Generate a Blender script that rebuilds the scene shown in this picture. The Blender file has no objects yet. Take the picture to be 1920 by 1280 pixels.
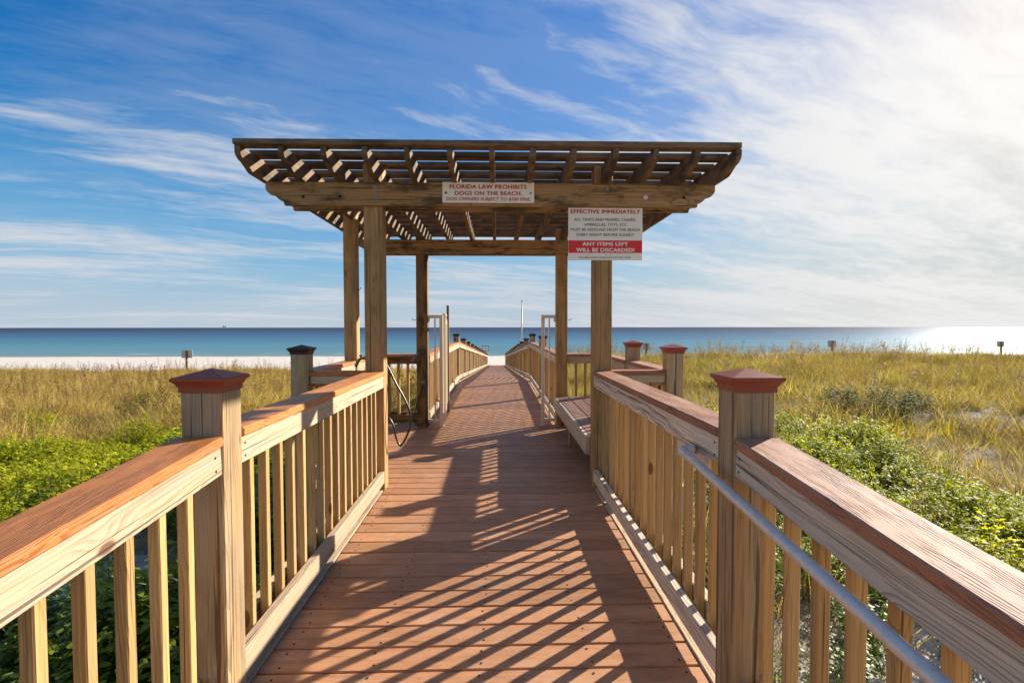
import bpy, bmesh, math, random
import numpy as np
from mathutils import Matrix, Vector
R = math.radians
random.seed(7); rng = np.random.default_rng(11)
scene = bpy.context.scene
COL = scene.collection

# ------------------------------------------------------------------ camera
F = 990.0                                  # focal length in pixels of a 1920 wide frame
cam_d = bpy.data.cameras.new('camera'); cam = bpy.data.objects.new('camera', cam_d); COL.objects.link(cam)
cam_d.sensor_width = 36; cam_d.lens = F / 1920 * 36; cam_d.clip_start = 0.05; cam_d.clip_end = 60000
CAMX, CAMZ = 0.06, 1.24
cam.location = (CAMX, 0, CAMZ)
cam_d.shift_y = 8.5 / 1920
cam.rotation_euler = (Matrix.Rotation(-math.atan(28 / F), 4, 'Z') @ Matrix.Rotation(R(90) - math.atan(35 / F), 4, 'X') @ Matrix.Rotation(R(-0.06), 4, 'Z')).to_euler()
scene.camera = cam

# ------------------------------------------------------------------ sun and sky
SUN_AZ, SUN_EL = 49.5, 21.7                # azimuth from +Y towards +X
sdir = Vector((math.sin(R(SUN_AZ)) * math.cos(R(SUN_EL)), math.cos(R(SUN_AZ)) * math.cos(R(SUN_EL)), math.sin(R(SUN_EL))))
sun_d = bpy.data.lights.new('sun', 'SUN'); sun_d.energy = 5.0; sun_d.angle = R(0.55); sun_d.color = (1.0, 0.905, 0.77)
sun = bpy.data.objects.new('sun', sun_d); COL.objects.link(sun); sun.rotation_euler = sdir.to_track_quat('Z', 'Y').to_euler()
scene.view_settings.view_transform = 'Standard'; scene.view_settings.look = 'None'
scene.view_settings.exposure = 1.1; scene.view_settings.gamma = 1.0
cy = scene.cycles; cy.use_adaptive_sampling = True; cy.adaptive_threshold = 0.02; cy.max_bounces = 4; cy.diffuse_bounces = 3; cy.glossy_bounces = 2; cy.transmission_bounces = 3; cy.transparent_max_bounces = 4; cy.caustics_reflective = False; cy.caustics_refractive = False


class NT:
    """small helper to write node trees"""
    def __init__(self, tree):
        self.t = tree; self.n = tree.nodes; self.l = tree.links; self.n.clear()
    def node(self, kind, **props):
        nd = self.n.new(kind)
        for k, v in props.items(): setattr(nd, k, v)
        return nd
    def put(self, sock, v):
        if v is None: return
        if isinstance(v, bpy.types.NodeSocket): self.l.new(v, sock)
        else: sock.default_value = v
    def m(self, op, a, b=None, c=None, clamp=False):
        nd = self.node('ShaderNodeMath', operation=op, use_clamp=clamp)
        for i, v in enumerate((a, b, c)): self.put(nd.inputs[i], v)
        return nd.outputs[0]
    def v(self, op, a, b=None, scale=None):
        nd = self.node('ShaderNodeVectorMath', operation=op)
        self.put(nd.inputs[0], a); self.put(nd.inputs[1], b)
        if scale is not None: self.put(nd.inputs['Scale'], scale)
        return nd.outputs['Value' if op in ('LENGTH', 'DOT_PRODUCT', 'DISTANCE') else 'Vector']
    def xyz(self, x=0.0, y=0.0, z=0.0):
        nd = self.node('ShaderNodeCombineXYZ')
        for i, q in enumerate((x, y, z)): self.put(nd.inputs[i], q)
        return nd.outputs[0]
    def sep(self, v):
        nd = self.node('ShaderNodeSeparateXYZ'); self.put(nd.inputs[0], v); return nd.outputs
    def noise(self, v, scale=1.0, detail=3.0, rough=0.55, dist=0.0, color=False):
        nd = self.node('ShaderNodeTexNoise'); self.put(nd.inputs['Vector'], v)
        self.put(nd.inputs['Scale'], scale); self.put(nd.inputs['Detail'], detail); self.put(nd.inputs['Roughness'], rough); self.put(nd.inputs['Distortion'], dist)
        return nd.outputs['Color' if color else 'Fac']
    def mix(self, f, a, b, mode='MIX'):
        nd = self.node('ShaderNodeMix', data_type='RGBA', blend_type=mode)
        self.put(nd.inputs[0], f); self.put(nd.inputs[6], a); self.put(nd.inputs[7], b)
        return nd.outputs[2]
    def ss(self, x, lo, hi):
        nd = self.node('ShaderNodeMapRange', interpolation_type='SMOOTHSTEP')
        self.put(nd.inputs[0], x); self.put(nd.inputs[1], lo); self.put(nd.inputs[2], hi)
        return nd.outputs[0]
    def ramp(self, x, stops):
        nd = self.node('ShaderNodeValToRGB'); self.put(nd.inputs[0], x); e = nd.color_ramp.elements
        while len(e) > 1: e.remove(e[-1])
        for i, (p, c) in enumerate(stops):
            q = e[0] if i == 0 else e.new(p)
            q.position = p; q.color = c if len(c) == 4 else (*c, 1)
        return nd.outputs[0]


def rgb(*c): return (c[0], c[1], c[2], 1.0)

world = bpy.data.worlds.new('World'); scene.world = world; world.use_nodes = True
w = NT(world.node_tree)
sky = w.node('ShaderNodeTexSky', sky_type='NISHITA', sun_disc=False)
sky.sun_elevation = R(SUN_EL); sky.sun_rotation = R(SUN_AZ); sky.altitude = 0; sky.air_density = 1.0; sky.dust_density = 0.7; sky.ozone_density = 2.2
gen = w.node('ShaderNodeTexCoord').outputs['Generated']
dx, dy, dz = w.sep(gen); SKY_SEED = 5.5
el = w.m('MAXIMUM', dz, 0.0)
hs = w.node('ShaderNodeHueSaturation'); hs.inputs['Saturation'].default_value = 1.85; hs.inputs['Hue'].default_value = 0.508
lum = w.v('DOT_PRODUCT', sky.outputs[0], (0.21, 0.72, 0.07))
w.put(hs.inputs['Color'], w.v('SCALE', sky.outputs[0], None, w.m('DIVIDE', 1.5, w.m('ADD', 1.0, w.m('DIVIDE', lum, 5.0))))); skyc = hs.outputs[0]
# cirrus: a thin cloud sheet seen in perspective, drawn out along one wind direction
inv = w.m('DIVIDE', 1.0, w.m('ADD', el, 0.10))
P = w.xyz(w.m('MULTIPLY', dx, inv), w.m('MULTIPLY', dy, inv), 0.0)
sunny = w.v('DOT_PRODUCT', gen, tuple(sdir))
warp = w.noise(P, 0.9, 3.0, 0.55, 0.0, True)
Pw = w.v('ADD', P, w.v('SCALE', w.v('SUBTRACT', warp, (0.5, 0.5, 0.5)), None, 0.42))
WD = R(62)
u = w.v('DOT_PRODUCT', Pw, (math.sin(WD), math.cos(WD), 0)); vv = w.v('DOT_PRODUCT', Pw, (math.cos(WD), -math.sin(WD), 0))
S = w.xyz(w.m('MULTIPLY', u, 0.36), w.m('MULTIPLY', vv, 1.45), SKY_SEED)
n_big = w.noise(w.v('ADD', P, (SKY_SEED * 3.1, 1.1, 0.0)), 0.5, 1.0, 0.5, 0.2)
n_str = w.noise(S, 1.05, 6.0, 0.58, 0.12)
n_fine = w.noise(w.v('MULTIPLY', S, (2.0, 1.3, 1.0)), 4.2, 5.0, 0.68, 0.2)
near_sun = w.ss(sunny, 0.66, 1.0)
cov = w.m('ADD', w.m('MULTIPLY', n_str, 0.95), w.m('MULTIPLY', n_big, 0.42))
cov = w.m('ADD', cov, w.m('MULTIPLY', w.m('SUBTRACT', n_fine, 0.5), 0.42))
cov = w.m('ADD', cov, w.m('MULTIPLY', near_sun, 0.12))
cov = w.m('ADD', cov, w.m('MULTIPLY', w.ss(el, 0.42, 0.24), 0.10))
cl = w.m('MULTIPLY', w.ss(cov, 0.68, 1.03), 0.90)
cl = w.m('MAXIMUM', cl, w.m('MULTIPLY', w.ss(w.m('ADD', n_big, w.m('MULTIPLY', n_fine, 0.5)), 0.58, 0.95), 0.20))
hz = w.ss(el, 0.115, 0.0)
glow = w.m('POWER', w.m('MAXIMUM', sunny, 0.0), 16.0)
cb = w.m('ADD', w.m('ADD', 5.3, w.m('MULTIPLY', near_sun, 0.6)), w.m('MULTIPLY', glow, 1.5))
cloudc = w.v('SCALE', w.mix(near_sun, rgb(0.90, 0.93, 1.0), rgb(1.0, 0.985, 0.96)), None, cb)
hazec = w.v('SCALE', w.mix(near_sun, rgb(0.76, 0.88, 1.0), rgb(1.0, 0.985, 0.95)), None, w.m('ADD', 4.9, w.m('MULTIPLY', near_sun, 1.0)))
azure = w.v('SCALE', w.mix(near_sun, rgb(0.34, 0.66, 1.0), rgb(0.72, 0.86, 1.0)), None, 5.4)
skyc = w.mix(w.m('MULTIPLY', w.ss(el, 0.40, 0.03), 0.80), skyc, azure)
skyc = w.mix(w.m('MULTIPLY', hz, 0.85), skyc, hazec)
final = w.mix(cl, skyc, cloudc)
bg = w.node('ShaderNodeBackground'); w.put(bg.inputs[0], final); bg.inputs[1].default_value = 0.066; world.cycles.sampling_method = 'MANUAL'; world.cycles.sample_map_resolution = 512
w.l.new(bg.outputs[0], w.node('ShaderNodeOutputWorld').inputs[0])


# ------------------------------------------------------------------ materials
def material(name):
    m = bpy.data.materials.new(name); m.use_nodes = True
    return m, NT(m.node_tree)

def finish(t, color, rough=0.6, bump=None, strength=0.3, dist=0.002, spec=0.5, metal=0.0, coat=None):
    b = t.node('ShaderNodeBsdfPrincipled')
    t.put(b.inputs['Base Color'], color); t.put(b.inputs['Roughness'], rough); t.put(b.inputs['Metallic'], metal); t.put(b.inputs['Specular IOR Level'], spec)
    if bump is not None:
        bp = t.node('ShaderNodeBump'); bp.inputs['Strength'].default_value = strength; bp.inputs['Distance'].default_value = dist
        t.put(bp.inputs['Height'], bump); t.l.new(bp.outputs[0], b.inputs['Normal'])
    t.l.new(b.outputs[0], t.node('ShaderNodeOutputMaterial').inputs[0])
    return b

def local_coords(t):
    """object coordinates, length along Z, shifted by a random amount for each piece"""
    rnd = t.node('ShaderNodeObjectInfo').outputs['Random']
    p = t.node('ShaderNodeTexCoord').outputs['Object']
    off = t.v('SCALE', (7.31, 13.7, 31.9), None, rnd)
    r2 = t.m('FRACT', t.m('MULTIPLY', rnd, 17.31)); r3 = t.m('FRACT', t.m('MULTIPLY', rnd, 91.7))
    return p, t.v('ADD', p, off), rnd, r2, r3

def wood(name, early, late, grey, grey_amt=0.4, ring=0.008, stain=0.0, stain_col=(0.03, 0.024, 0.016), knots=True, contrast=0.8, rough=0.75, var=0.28, bumps=0.5, crk=0.66):
    m, t = material(name)
    p, q, rnd, r2, r3 = local_coords(t)
    x, y, z = t.sep(p)
    slow = t.noise(t.v('MULTIPLY', q, (5.0, 5.0, 1.15)), 1.0, 2.0, 0.5, 0.0, True)
    sx, sy, sz = t.sep(t.v('SUBTRACT', slow, (0.5, 0.5, 0.5)))
    cx = t.m('ADD', t.m('MULTIPLY', t.m('SUBTRACT', r2, 0.5), 0.16), t.m('MULTIPLY', sx, 0.11))
    cy = t.m('ADD', t.m('ADD', 0.025, t.m('MULTIPLY', r3, 0.08)), t.m('MULTIPLY', sy, 0.11))
    cy = t.m('ADD', cy, t.m('MULTIPLY', z, t.m('MULTIPLY', t.m('SUBTRACT', rnd, 0.5), 0.05)))
    rad = t.v('LENGTH', t.xyz(t.m('ADD', x, cx), t.m('ADD', y, cy), 0.0))
    knot = None
    if knots:
        vo = t.node('ShaderNodeTexVoronoi', voronoi_dimensions='3D', feature='F1'); t.put(vo.inputs['Vector'], t.v('MULTIPLY', q, (6.0, 6.0, 2.9))); vo.inputs['Scale'].default_value = 1.0
        keep = t.m('GREATER_THAN', t.sep(vo.outputs['Color'])[0], 0.34)
        flow = t.m('MULTIPLY', t.ss(vo.outputs['Distance'], 0.42, 0.05), keep)
        knot = t.m('MULTIPLY', t.ss(vo.outputs['Distance'], 0.115, 0.07), keep)
        rad = t.m('ADD', rad, t.m('MULTIPLY', flow, 0.022))
    wob = t.noise(t.v('MULTIPLY', q, (60.0, 60.0, 4.0)), 1.0, 2.0)
    rn = t.node('ShaderNodeTexNoise', noise_dimensions='1D'); t.put(rn.inputs['W'], t.m('ADD', t.m('MULTIPLY', rad, 0.33 / ring), t.m('MULTIPLY', rnd, 50.0))); rn.inputs['Scale'].default_value = 1.0; rn.inputs['Detail'].default_value = 2.0
    ph = t.m('ADD', t.m('DIVIDE', rad, ring), t.m('ADD', t.m('MULTIPLY', wob, 0.5), t.m('MULTIPLY', rn.outputs['Fac'], 3.0)))
    fr = t.m('FRACT', ph)
    amp = t.node('ShaderNodeTexWhiteNoise', noise_dimensions='1D'); t.put(amp.inputs['W'], t.m('FLOOR', ph))
    fade = t.ss(t.noise(t.v('MULTIPLY', q, (7.0, 7.0, 1.7)), 1.0, 2.0), 0.25, 0.62)
    ringv = t.m('MULTIPLY', t.m('MULTIPLY', t.ss(fr, 0.30, 0.90), t.ss(fr, 1.0, 0.94)), t.m('MULTIPLY', t.m('ADD', 0.35, t.m('MULTIPLY', amp.outputs['Value'], 0.65)), t.m('ADD', 0.45, t.m('MULTIPLY', fade, 0.55))))
    fib = t.noise(t.v('MULTIPLY', q, (420.0, 420.0, 7.0)), 1.0, 2.0, 0.6)
    streak = t.noise(t.v('MULTIPLY', q, (110.0, 110.0, 2.6)), 1.0, 3.0, 0.62)
    col = t.mix(t.m('MULTIPLY', ringv, contrast), rgb(*early), rgb(*late))
    wn = t.noise(t.v('MULTIPLY', q, (38.0, 38.0, 1.5)), 1.0, 3.0, 0.62)
    gf = t.m('MULTIPLY', t.ss(wn, 0.30, 0.72), grey_amt, None, True)
    gcol = t.mix(t.m('MULTIPLY', ringv, 0.75), rgb(*grey), rgb(*[g * 0.5 for g in grey]))
    col = t.mix(gf, col, gcol)
    col = t.mix(t.ss(streak, 0.52, 0.74), col, t.v('SCALE', col, None, 0.60))
    if knot is not None:
        col = t.mix(t.m('MULTIPLY', knot, 0.85), col, rgb(late[0] * 0.42, late[1] * 0.34, late[2] * 0.3))
    crack = t.ss(t.noise(t.v('MULTIPLY', q, (85.0, 85.0, 0.8)), 1.0, 2.0, 0.5), crk, crk + 0.035)
    col = t.mix(t.m('MULTIPLY', crack, 0.7), col, rgb(0.035, 0.024, 0.015))
    if stain:
        sn = t.noise(t.v('MULTIPLY', q, (10.0, 10.0, 3.2)), 1.0, 4.0, 0.68)
        col = t.mix(t.m('MULTIPLY', t.ss(sn, 0.44, 0.64), stain), col, rgb(*stain_col))
    val = t.m('MULTIPLY', t.m('ADD', 1.0 - var / 2, t.m('MULTIPLY', r2, var)), t.m('ADD', 0.72, t.m('MULTIPLY', fib, 0.56)))
    col = t.v('SCALE', col, None, val)
    h = t.m('SUBTRACT', t.m('ADD', t.m('MULTIPLY', fib, 0.5), t.m('MULTIPLY', ringv, 0.5)), t.m('MULTIPLY', crack, 1.5))
    finish(t, col, rough, h, bumps, 0.0016, 0.3)
    return m

def composite(name, base, dark, worn=None, worn_amt=0.0, rough=0.55, emboss=0.8, grain=1.0, rr=0.0065, spec=0.4):
    """moulded wood and plastic decking with a pressed grain"""
    m, t = material(name)
    p, q, rnd, r2, r3 = local_coords(t)
    x, y, z = t.sep(p)
    slow = t.noise(t.v('MULTIPLY', q, (4.0, 4.0, 1.6)), 1.0, 2.0, 0.5, 0.0, True)
    sx, sy, sz = t.sep(t.v('SUBTRACT', slow, (0.5, 0.5, 0.5)))
    ph = t.m('ADD', t.m('DIVIDE', t.m('ADD', x, t.m('ADD', t.m('MULTIPLY', sx, 0.10), t.m('MULTIPLY', y, 0.6))), rr), t.m('MULTIPLY', t.noise(t.v('MULTIPLY', q, (70.0, 70.0, 6.0)), 1.0, 3.0), 2.2))
    fr = t.m('FRACT', ph)
    groove = t.m('MULTIPLY', t.ss(fr, 0.5, 0.85), t.ss(t.noise(t.v('MULTIPLY', q, (26.0, 26.0, 5.0)), 1.0, 3.0, 0.6), 0.40, 0.62))
    mott = t.noise(q, 9.0, 3.0, 0.65)
    col = t.mix(t.m('MULTIPLY', groove, 0.75 * grain), rgb(*base), rgb(*dark))
    col = t.v('SCALE', col, None, t.m('ADD', 0.78, t.m('MULTIPLY', mott, 0.44)))
    if worn:
        gn = t.node('ShaderNodeNewGeometry'); upz = t.ss(t.sep(gn.outputs['Normal'])[2], 0.5, 0.9)
        wn = t.noise(t.v('MULTIPLY', q, (14.0, 14.0, 1.5)), 1.0, 4.0, 0.65)
        col = t.mix(t.m('MULTIPLY', t.m('MULTIPLY', t.ss(wn, 0.36, 0.66), worn_amt), upz), col, rgb(*worn))
        dust = t.ss(t.noise(gn.outputs['Position'], 3.1, 4.0, 0.7), 0.50, 0.72)
        col = t.mix(t.m('MULTIPLY', t.m('MULTIPLY', dust, 0.2), upz), col, rgb(0.62, 0.46, 0.33))
    col = t.v('SCALE', col, None, t.m('ADD', 0.84, t.m('MULTIPLY', r2, 0.30)))
    fine = t.noise(t.v('MULTIPLY', q, (500.0, 500.0, 40.0)), 1.0, 2.0)
    spot = t.ss(t.noise(q, 46.0, 2.0, 0.5), 0.79, 0.82)
    col = t.mix(t.m('MULTIPLY', spot, 0.6), col, rgb(0.03, 0.018, 0.012))
    h = t.m('SUBTRACT', t.m('MULTIPLY', fine, 0.25), groove)
    finish(t, col, rough, h, emboss, 0.0015, spec)
    return m

def plain(name, color, rough=0.5, metal=0.0, noise_amt=0.15, scale=30.0, spec=0.5, bump=0.0):
    m, t = material(name)
    p, q, rnd, r2, r3 = local_coords(t)
    n = t.noise(q, scale, 4.0, 0.6)
    col = t.v('SCALE', rgb(*color)[:3], None, t.m('ADD', 1.0 - noise_amt, t.m('MULTIPLY', n, 2 * noise_amt)))
    finish(t, col, rough, n if bump else None, bump, 0.002, spec, metal)
    return m

def leafy(name, cols, trans=0.5, rough=0.5, spec=0.25, alt=None, alt_amt=0.0, alt_scale=0.22):
    """leaves: colour by instance, by leaf (vertex attribute tint) and light passing through"""
    m, t = material(name)
    rnd = t.node('ShaderNodeObjectInfo').outputs['Random']
    at = t.node('ShaderNodeAttribute', attribute_name='tint').outputs['Fac']
    geo = t.node('ShaderNodeNewGeometry').outputs['Position']
    patch = t.noise(geo, 0.45, 3.0, 0.6)
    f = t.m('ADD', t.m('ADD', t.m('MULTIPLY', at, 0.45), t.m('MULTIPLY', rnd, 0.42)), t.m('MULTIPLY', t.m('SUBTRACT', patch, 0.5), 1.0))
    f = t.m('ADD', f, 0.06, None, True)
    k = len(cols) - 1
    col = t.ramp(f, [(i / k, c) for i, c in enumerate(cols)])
    if alt:
        pn = t.ss(t.m('ADD', t.noise(geo, alt_scale, 4.0, 0.62), t.m('MULTIPLY', t.m('SUBTRACT', rnd, 0.5), 0.22)), 0.46, 0.60)
        col = t.mix(t.m('MULTIPLY', pn, alt_amt), col, t.v('MULTIPLY', rgb(*alt)[:3], t.mix(at, rgb(0.55, 0.55, 0.55), rgb(1.5, 1.5, 1.5))))
    b = t.node('ShaderNodeBsdfPrincipled'); t.put(b.inputs['Base Color'], col); b.inputs['Roughness'].default_value = rough; b.inputs['Specular IOR Level'].default_value = spec
    tr = t.node('ShaderNodeBsdfTranslucent'); t.put(tr.inputs[0], t.v('MULTIPLY', col, (1.25, 1.25, 0.7)))
    mx = t.node('ShaderNodeMixShader'); mx.inputs[0].default_value = trans
    t.l.new(b.outputs[0], mx.inputs[1]); t.l.new(tr.outputs[0], mx.inputs[2])
    t.l.new(mx.outputs[0], t.node('ShaderNodeOutputMaterial').inputs[0])
    return m

M = {}
M['post'] = wood('post_wood', (0.50, 0.315, 0.135), (0.21, 0.115, 0.042), (0.45, 0.355, 0.24), 0.85, 0.0065, 0.2, bumps=0.9, crk=0.62)
M['rail'] = wood('rail_wood', (0.60, 0.44, 0.275), (0.30, 0.165, 0.068), (0.50, 0.42, 0.325), 0.6, 0.0068, 0.0, contrast=0.85, bumps=0.9, crk=0.65)
M['greyrail'] = wood('grey_rail_wood', (0.70, 0.57, 0.42), (0.23, 0.155, 0.095), (0.64, 0.55, 0.45), 0.55, 0.0085, 0.0, contrast=0.95, bumps=0.9, crk=0.635)
M['baluster'] = wood('baluster_wood', (0.55, 0.34, 0.125), (0.29, 0.138, 0.038), (0.42, 0.30, 0.16), 0.25, 0.0058, 0.0, var=0.5, bumps=0.7)
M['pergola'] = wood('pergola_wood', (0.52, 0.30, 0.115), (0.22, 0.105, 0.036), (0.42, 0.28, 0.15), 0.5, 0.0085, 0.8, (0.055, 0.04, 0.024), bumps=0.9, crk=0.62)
M['pergolapost'] = wood('pergola_post_wood', (0.57, 0.33, 0.12), (0.24, 0.115, 0.036), (0.43, 0.275, 0.13), 0.35, 0.009, 0.3, contrast=0.95, bumps=0.9, crk=0.635)
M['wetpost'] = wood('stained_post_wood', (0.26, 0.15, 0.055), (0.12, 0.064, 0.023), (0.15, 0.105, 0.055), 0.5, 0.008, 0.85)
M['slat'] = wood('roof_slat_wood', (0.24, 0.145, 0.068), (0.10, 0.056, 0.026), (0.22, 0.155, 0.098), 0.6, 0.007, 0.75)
M['deck'] = composite('deck_composite', (0.465, 0.23, 0.112), (0.18, 0.072, 0.032), (0.50, 0.27, 0.145), 0.4, 0.55, 0.9, 1.2, spec=0.25)
M['cap'] = composite('cap_composite', (0.56, 0.21, 0.058), (0.22, 0.062, 0.018), None, 0, 0.5, 0.7, 0.85, spec=0.25)
M['wornc'] = composite('worn_cap_composite', (0.38, 0.165, 0.088), (0.14, 0.055, 0.03), (0.46, 0.29, 0.21), 0.7, 0.66, 0.8, 0.95, spec=0.18)
M['bench'] = composite('bench_composite', (0.36, 0.175, 0.105), (0.16, 0.07, 0.04), (0.42, 0.25, 0.18), 0.5, 0.55, 0.8, spec=0.3)
M['redcap'] = plain('red_post_cap', (0.30, 0.066, 0.030), 0.45, 0, 0.12, 20, 0.3)
M['blackcap'] = plain('dark_post_cap', (0.055, 0.032, 0.022), 0.5, 0, 0.2, 20, 0.25)
M['steel'] = plain('galvanised_steel', (0.66, 0.61, 0.54), 0.4, 0.3, 0.28, 55, 0.5, 0.25)
M['bolt'] = plain('bolt_steel', (0.30, 0.29, 0.27), 0.5, 0.6, 0.25, 90)
M['gate'] = plain('gate_paint', (0.72, 0.61, 0.46), 0.45, 0, 0.10, 25)
M['rubber'] = plain('black_rubber', (0.014, 0.013, 0.013), 0.35, 0, 0.2, 40)
M['chrome'] = plain('dull_metal', (0.20, 0.19, 0.18), 0.35, 0.7, 0.2, 60)
M['brass'] = plain('brass', (0.30, 0.21, 0.09), 0.4, 0.8, 0.2, 60)
M['signboard'] = plain('sign_board', (0.90, 0.82, 0.65), 0.4, 0, 0.06, 6)
M['red'] = plain('red_print', (0.52, 0.010, 0.008), 0.45, 0, 0.04)
M['redband'] = plain('red_band', (0.74, 0.015, 0.010), 0.4, 0, 0.03)
M['black'] = plain('black_print', (0.03, 0.028, 0.026), 0.5, 0, 0.05)
M['cream'] = plain('cream_print', (0.90, 0.82, 0.66), 0.45, 0, 0.03)
M['hole'] = plain('dark_hole', (0.012, 0.01, 0.008), 0.8, 0, 0.1)
M['stake'] = wood('stake_wood', (0.30, 0.20, 0.11), (0.16, 0.10, 0.05), (0.26, 0.22, 0.17), 0.5, 0.012, 0.2)
M['plywood'] = plain('back_of_sign', (0.74, 0.67, 0.56), 0.6, 0, 0.12, 8)
M['whitesign'] = plain('white_sign', (0.74, 0.73, 0.70), 0.4, 0, 0.05, 8)
M['pole'] = plain('pole_paint', (0.55, 0.50, 0.43), 0.45, 0.1, 0.12, 8)
M['haze_steel'] = plain('far_rig', (0.30, 0.34, 0.40), 0.7, 0, 0.1)
M['feather'] = plain('bird_feathers', (0.05, 0.045, 0.04), 0.7, 0, 0.3, 12)
M['petal'] = plain('yellow_petal', (0.78, 0.44, 0.02), 0.6, 0, 0.08)
M['leaf'] = leafy('shrub_leaf', [(0.05, 0.075, 0.006), (0.26, 0.30, 0.016), (0.50, 0.51, 0.028), (0.70, 0.64, 0.07)], 0.55, 0.55, 0.16)
M['leafdark'] = leafy('dark_shrub_leaf', [(0.04, 0.05, 0.012), (0.11, 0.12, 0.03), (0.21, 0.21, 0.06), (0.34, 0.32, 0.12)], 0.5, 0.65, 0.08)
M['leafnear'] = leafy('vine_leaf', [(0.05, 0.085, 0.012), (0.13, 0.20, 0.02), (0.28, 0.35, 0.04), (0.48, 0.50, 0.09)], 0.5, 0.45, 0.3)
M['straw'] = leafy('dry_grass', [(0.18, 0.12, 0.034), (0.52, 0.365, 0.13), (0.76, 0.56, 0.235), (0.85, 0.68, 0.36)], 0.47, 0.6, 0.15, (0.33, 0.225, 0.075), 0.6, 0.6)
M['olive'] = leafy('green_grass', [(0.07, 0.09, 0.018), (0.19, 0.20, 0.042), (0.37, 0.30, 0.09), (0.64, 0.50, 0.23)], 0.47, 0.55, 0.18, (0.20, 0.115, 0.045), 0.85, 0.7)
M['yellowgrass'] = leafy('yellow_leaves', [(0.20, 0.20, 0.025), (0.42, 0.35, 0.025), (0.58, 0.44, 0.035), (0.66, 0.50, 0.06)], 0.5, 0.5, 0.2)
M['litter'] = leafy('dead_grass', [(0.12, 0.085, 0.045), (0.27, 0.20, 0.11), (0.42, 0.32, 0.19), (0.54, 0.43, 0.27)], 0.3, 0.7, 0.12)
M['seed'] = leafy('seed_heads', [(0.16, 0.10, 0.04), (0.28, 0.175, 0.065), (0.36, 0.235, 0.09)], 0.4, 0.6, 0.15)
M['twig'] = plain('twig_bark', (0.10, 0.07, 0.045), 0.8, 0, 0.3, 60)

# sand and dune soil
m, t = material('dune_sand'); M['sand'] = m
g = t.node('ShaderNodeNewGeometry').outputs['Position']
n1 = t.noise(g, 0.55, 5.0, 0.62); n2 = t.noise(g, 6.0, 4.0, 0.65); n3 = t.noise(g, 60.0, 3.0, 0.6)
gx, gy, gz = t.sep(g)
dune = t.ss(gy, 47.0, 41.0)
lit = t.m('MULTIPLY', t.ss(t.m('ADD', n1, t.m('MULTIPLY', n2, 0.35)), 0.58, 0.78), dune)
far = t.m('MULTIPLY', t.m('MAXIMUM', t.ss(gy, 7.5, 11.0), t.ss(gx, 5.0, 6.5)), dune)
lit = t.m('MAXIMUM', lit, t.m('MULTIPLY', far, t.ss(t.m('ADD', n1, t.m('MULTIPLY', n2, 0.3)), 0.30, 0.56)))
sandc = t.v('SCALE', rgb(0.66, 0.60, 0.52)[:3], None, t.m('ADD', 0.84, t.m('MULTIPLY', n3, 0.30)))
wet = t.ss(gz, -2.93, -3.0)
sandc = t.mix(t.m('MULTIPLY', wet, 0.45), sandc, rgb(0.36, 0.31, 0.24))
soil = t.mix(n2, rgb(0.10, 0.075, 0.035), rgb(0.27, 0.21, 0.12))
steps = t.noise(g, 2.2, 3.0, 0.6)
finish(t, t.mix(t.m('MULTIPLY', lit, 0.85), sandc, soil), 0.9, t.m('ADD', t.m('MULTIPLY', steps, 1.0), t.m('MULTIPLY', n2, 0.3)), 0.9, 0.12, 0.1)

# sea: green over the shallows, blue further out, ripples and swell lines as relief
m, t = material('sea_water'); M['sea'] = m
g = t.node('ShaderNodeNewGeometry').outputs['Position']
gx, gy, gz = t.sep(g)
wobble = t.noise(t.v('MULTIPLY', g, (0.006, 0.03, 1.0)), 1.0, 3.0, 0.6)
dep = t.m('ADD', gy, t.m('MULTIPLY', t.m('SUBTRACT', wobble, 0.5), t.m('MULTIPLY', gy, 0.55)))
ld = t.m('LOGARITHM', t.m('MAXIMUM', dep, 60.0), 10.0)
lf = t.m('DIVIDE', t.m('SUBTRACT', ld, 1.85), 1.6, None, True)
seac = t.ramp(lf, [(0.0, (0.20, 0.24, 0.22)), (0.035, (0.09, 0.20, 0.215)), (0.16, (0.06, 0.19, 0.25)), (0.36, (0.02, 0.095, 0.175)), (0.62, (0.004, 0.026, 0.075)), (1.0, (0.002, 0.013, 0.042))])
band = t.noise(t.v('MULTIPLY', g, (0.004, 0.05, 1.0)), 1.0, 3.0, 0.55)
seac = t.v('SCALE', seac, None, t.m('ADD', 0.72, t.m('MULTIPLY', band, 0.56)))
foam_line = t.m('ADD', gy, t.m('MULTIPLY', t.noise(t.v('MULTIPLY', g, (0.09, 0.0, 0.0)), 1.0, 4.0, 0.6), 4.0))
foam = t.m('MULTIPLY', t.ss(foam_line, 79.6, 79.9), t.ss(foam_line, 80.7, 80.2))
foam2 = t.m('MULTIPLY', t.m('MULTIPLY', t.ss(foam_line, 88.0, 88.4), t.ss(foam_line, 89.6, 89.0)), t.ss(t.noise(t.v('MULTIPLY', g, (0.06, 0.3, 0.0)), 1.0, 3.0), 0.5, 0.62))
seac = t.mix(t.m('MULTIPLY', t.m('ADD', foam, foam2, None, True), 0.7), seac, rgb(0.75, 0.77, 0.76))
w1 = t.noise(t.v('MULTIPLY', g, (0.22, 0.55, 1.0)), 1.0, 5.0, 0.62)
w2 = t.noise(t.v('MULTIPLY', g, (0.025, 0.14, 1.0)), 1.0, 3.0, 0.5)
hgt = t.m('ADD', w1, t.m('MULTIPLY', w2, 2.2))
bp = t.node('ShaderNodeBump'); bp.inputs['Strength'].default_value = 1.0; bp.inputs['Distance'].default_value = 0.5; t.put(bp.inputs['Height'], hgt)
df = t.node('ShaderNodeBsdfDiffuse'); t.put(df.inputs[0], seac)
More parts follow.
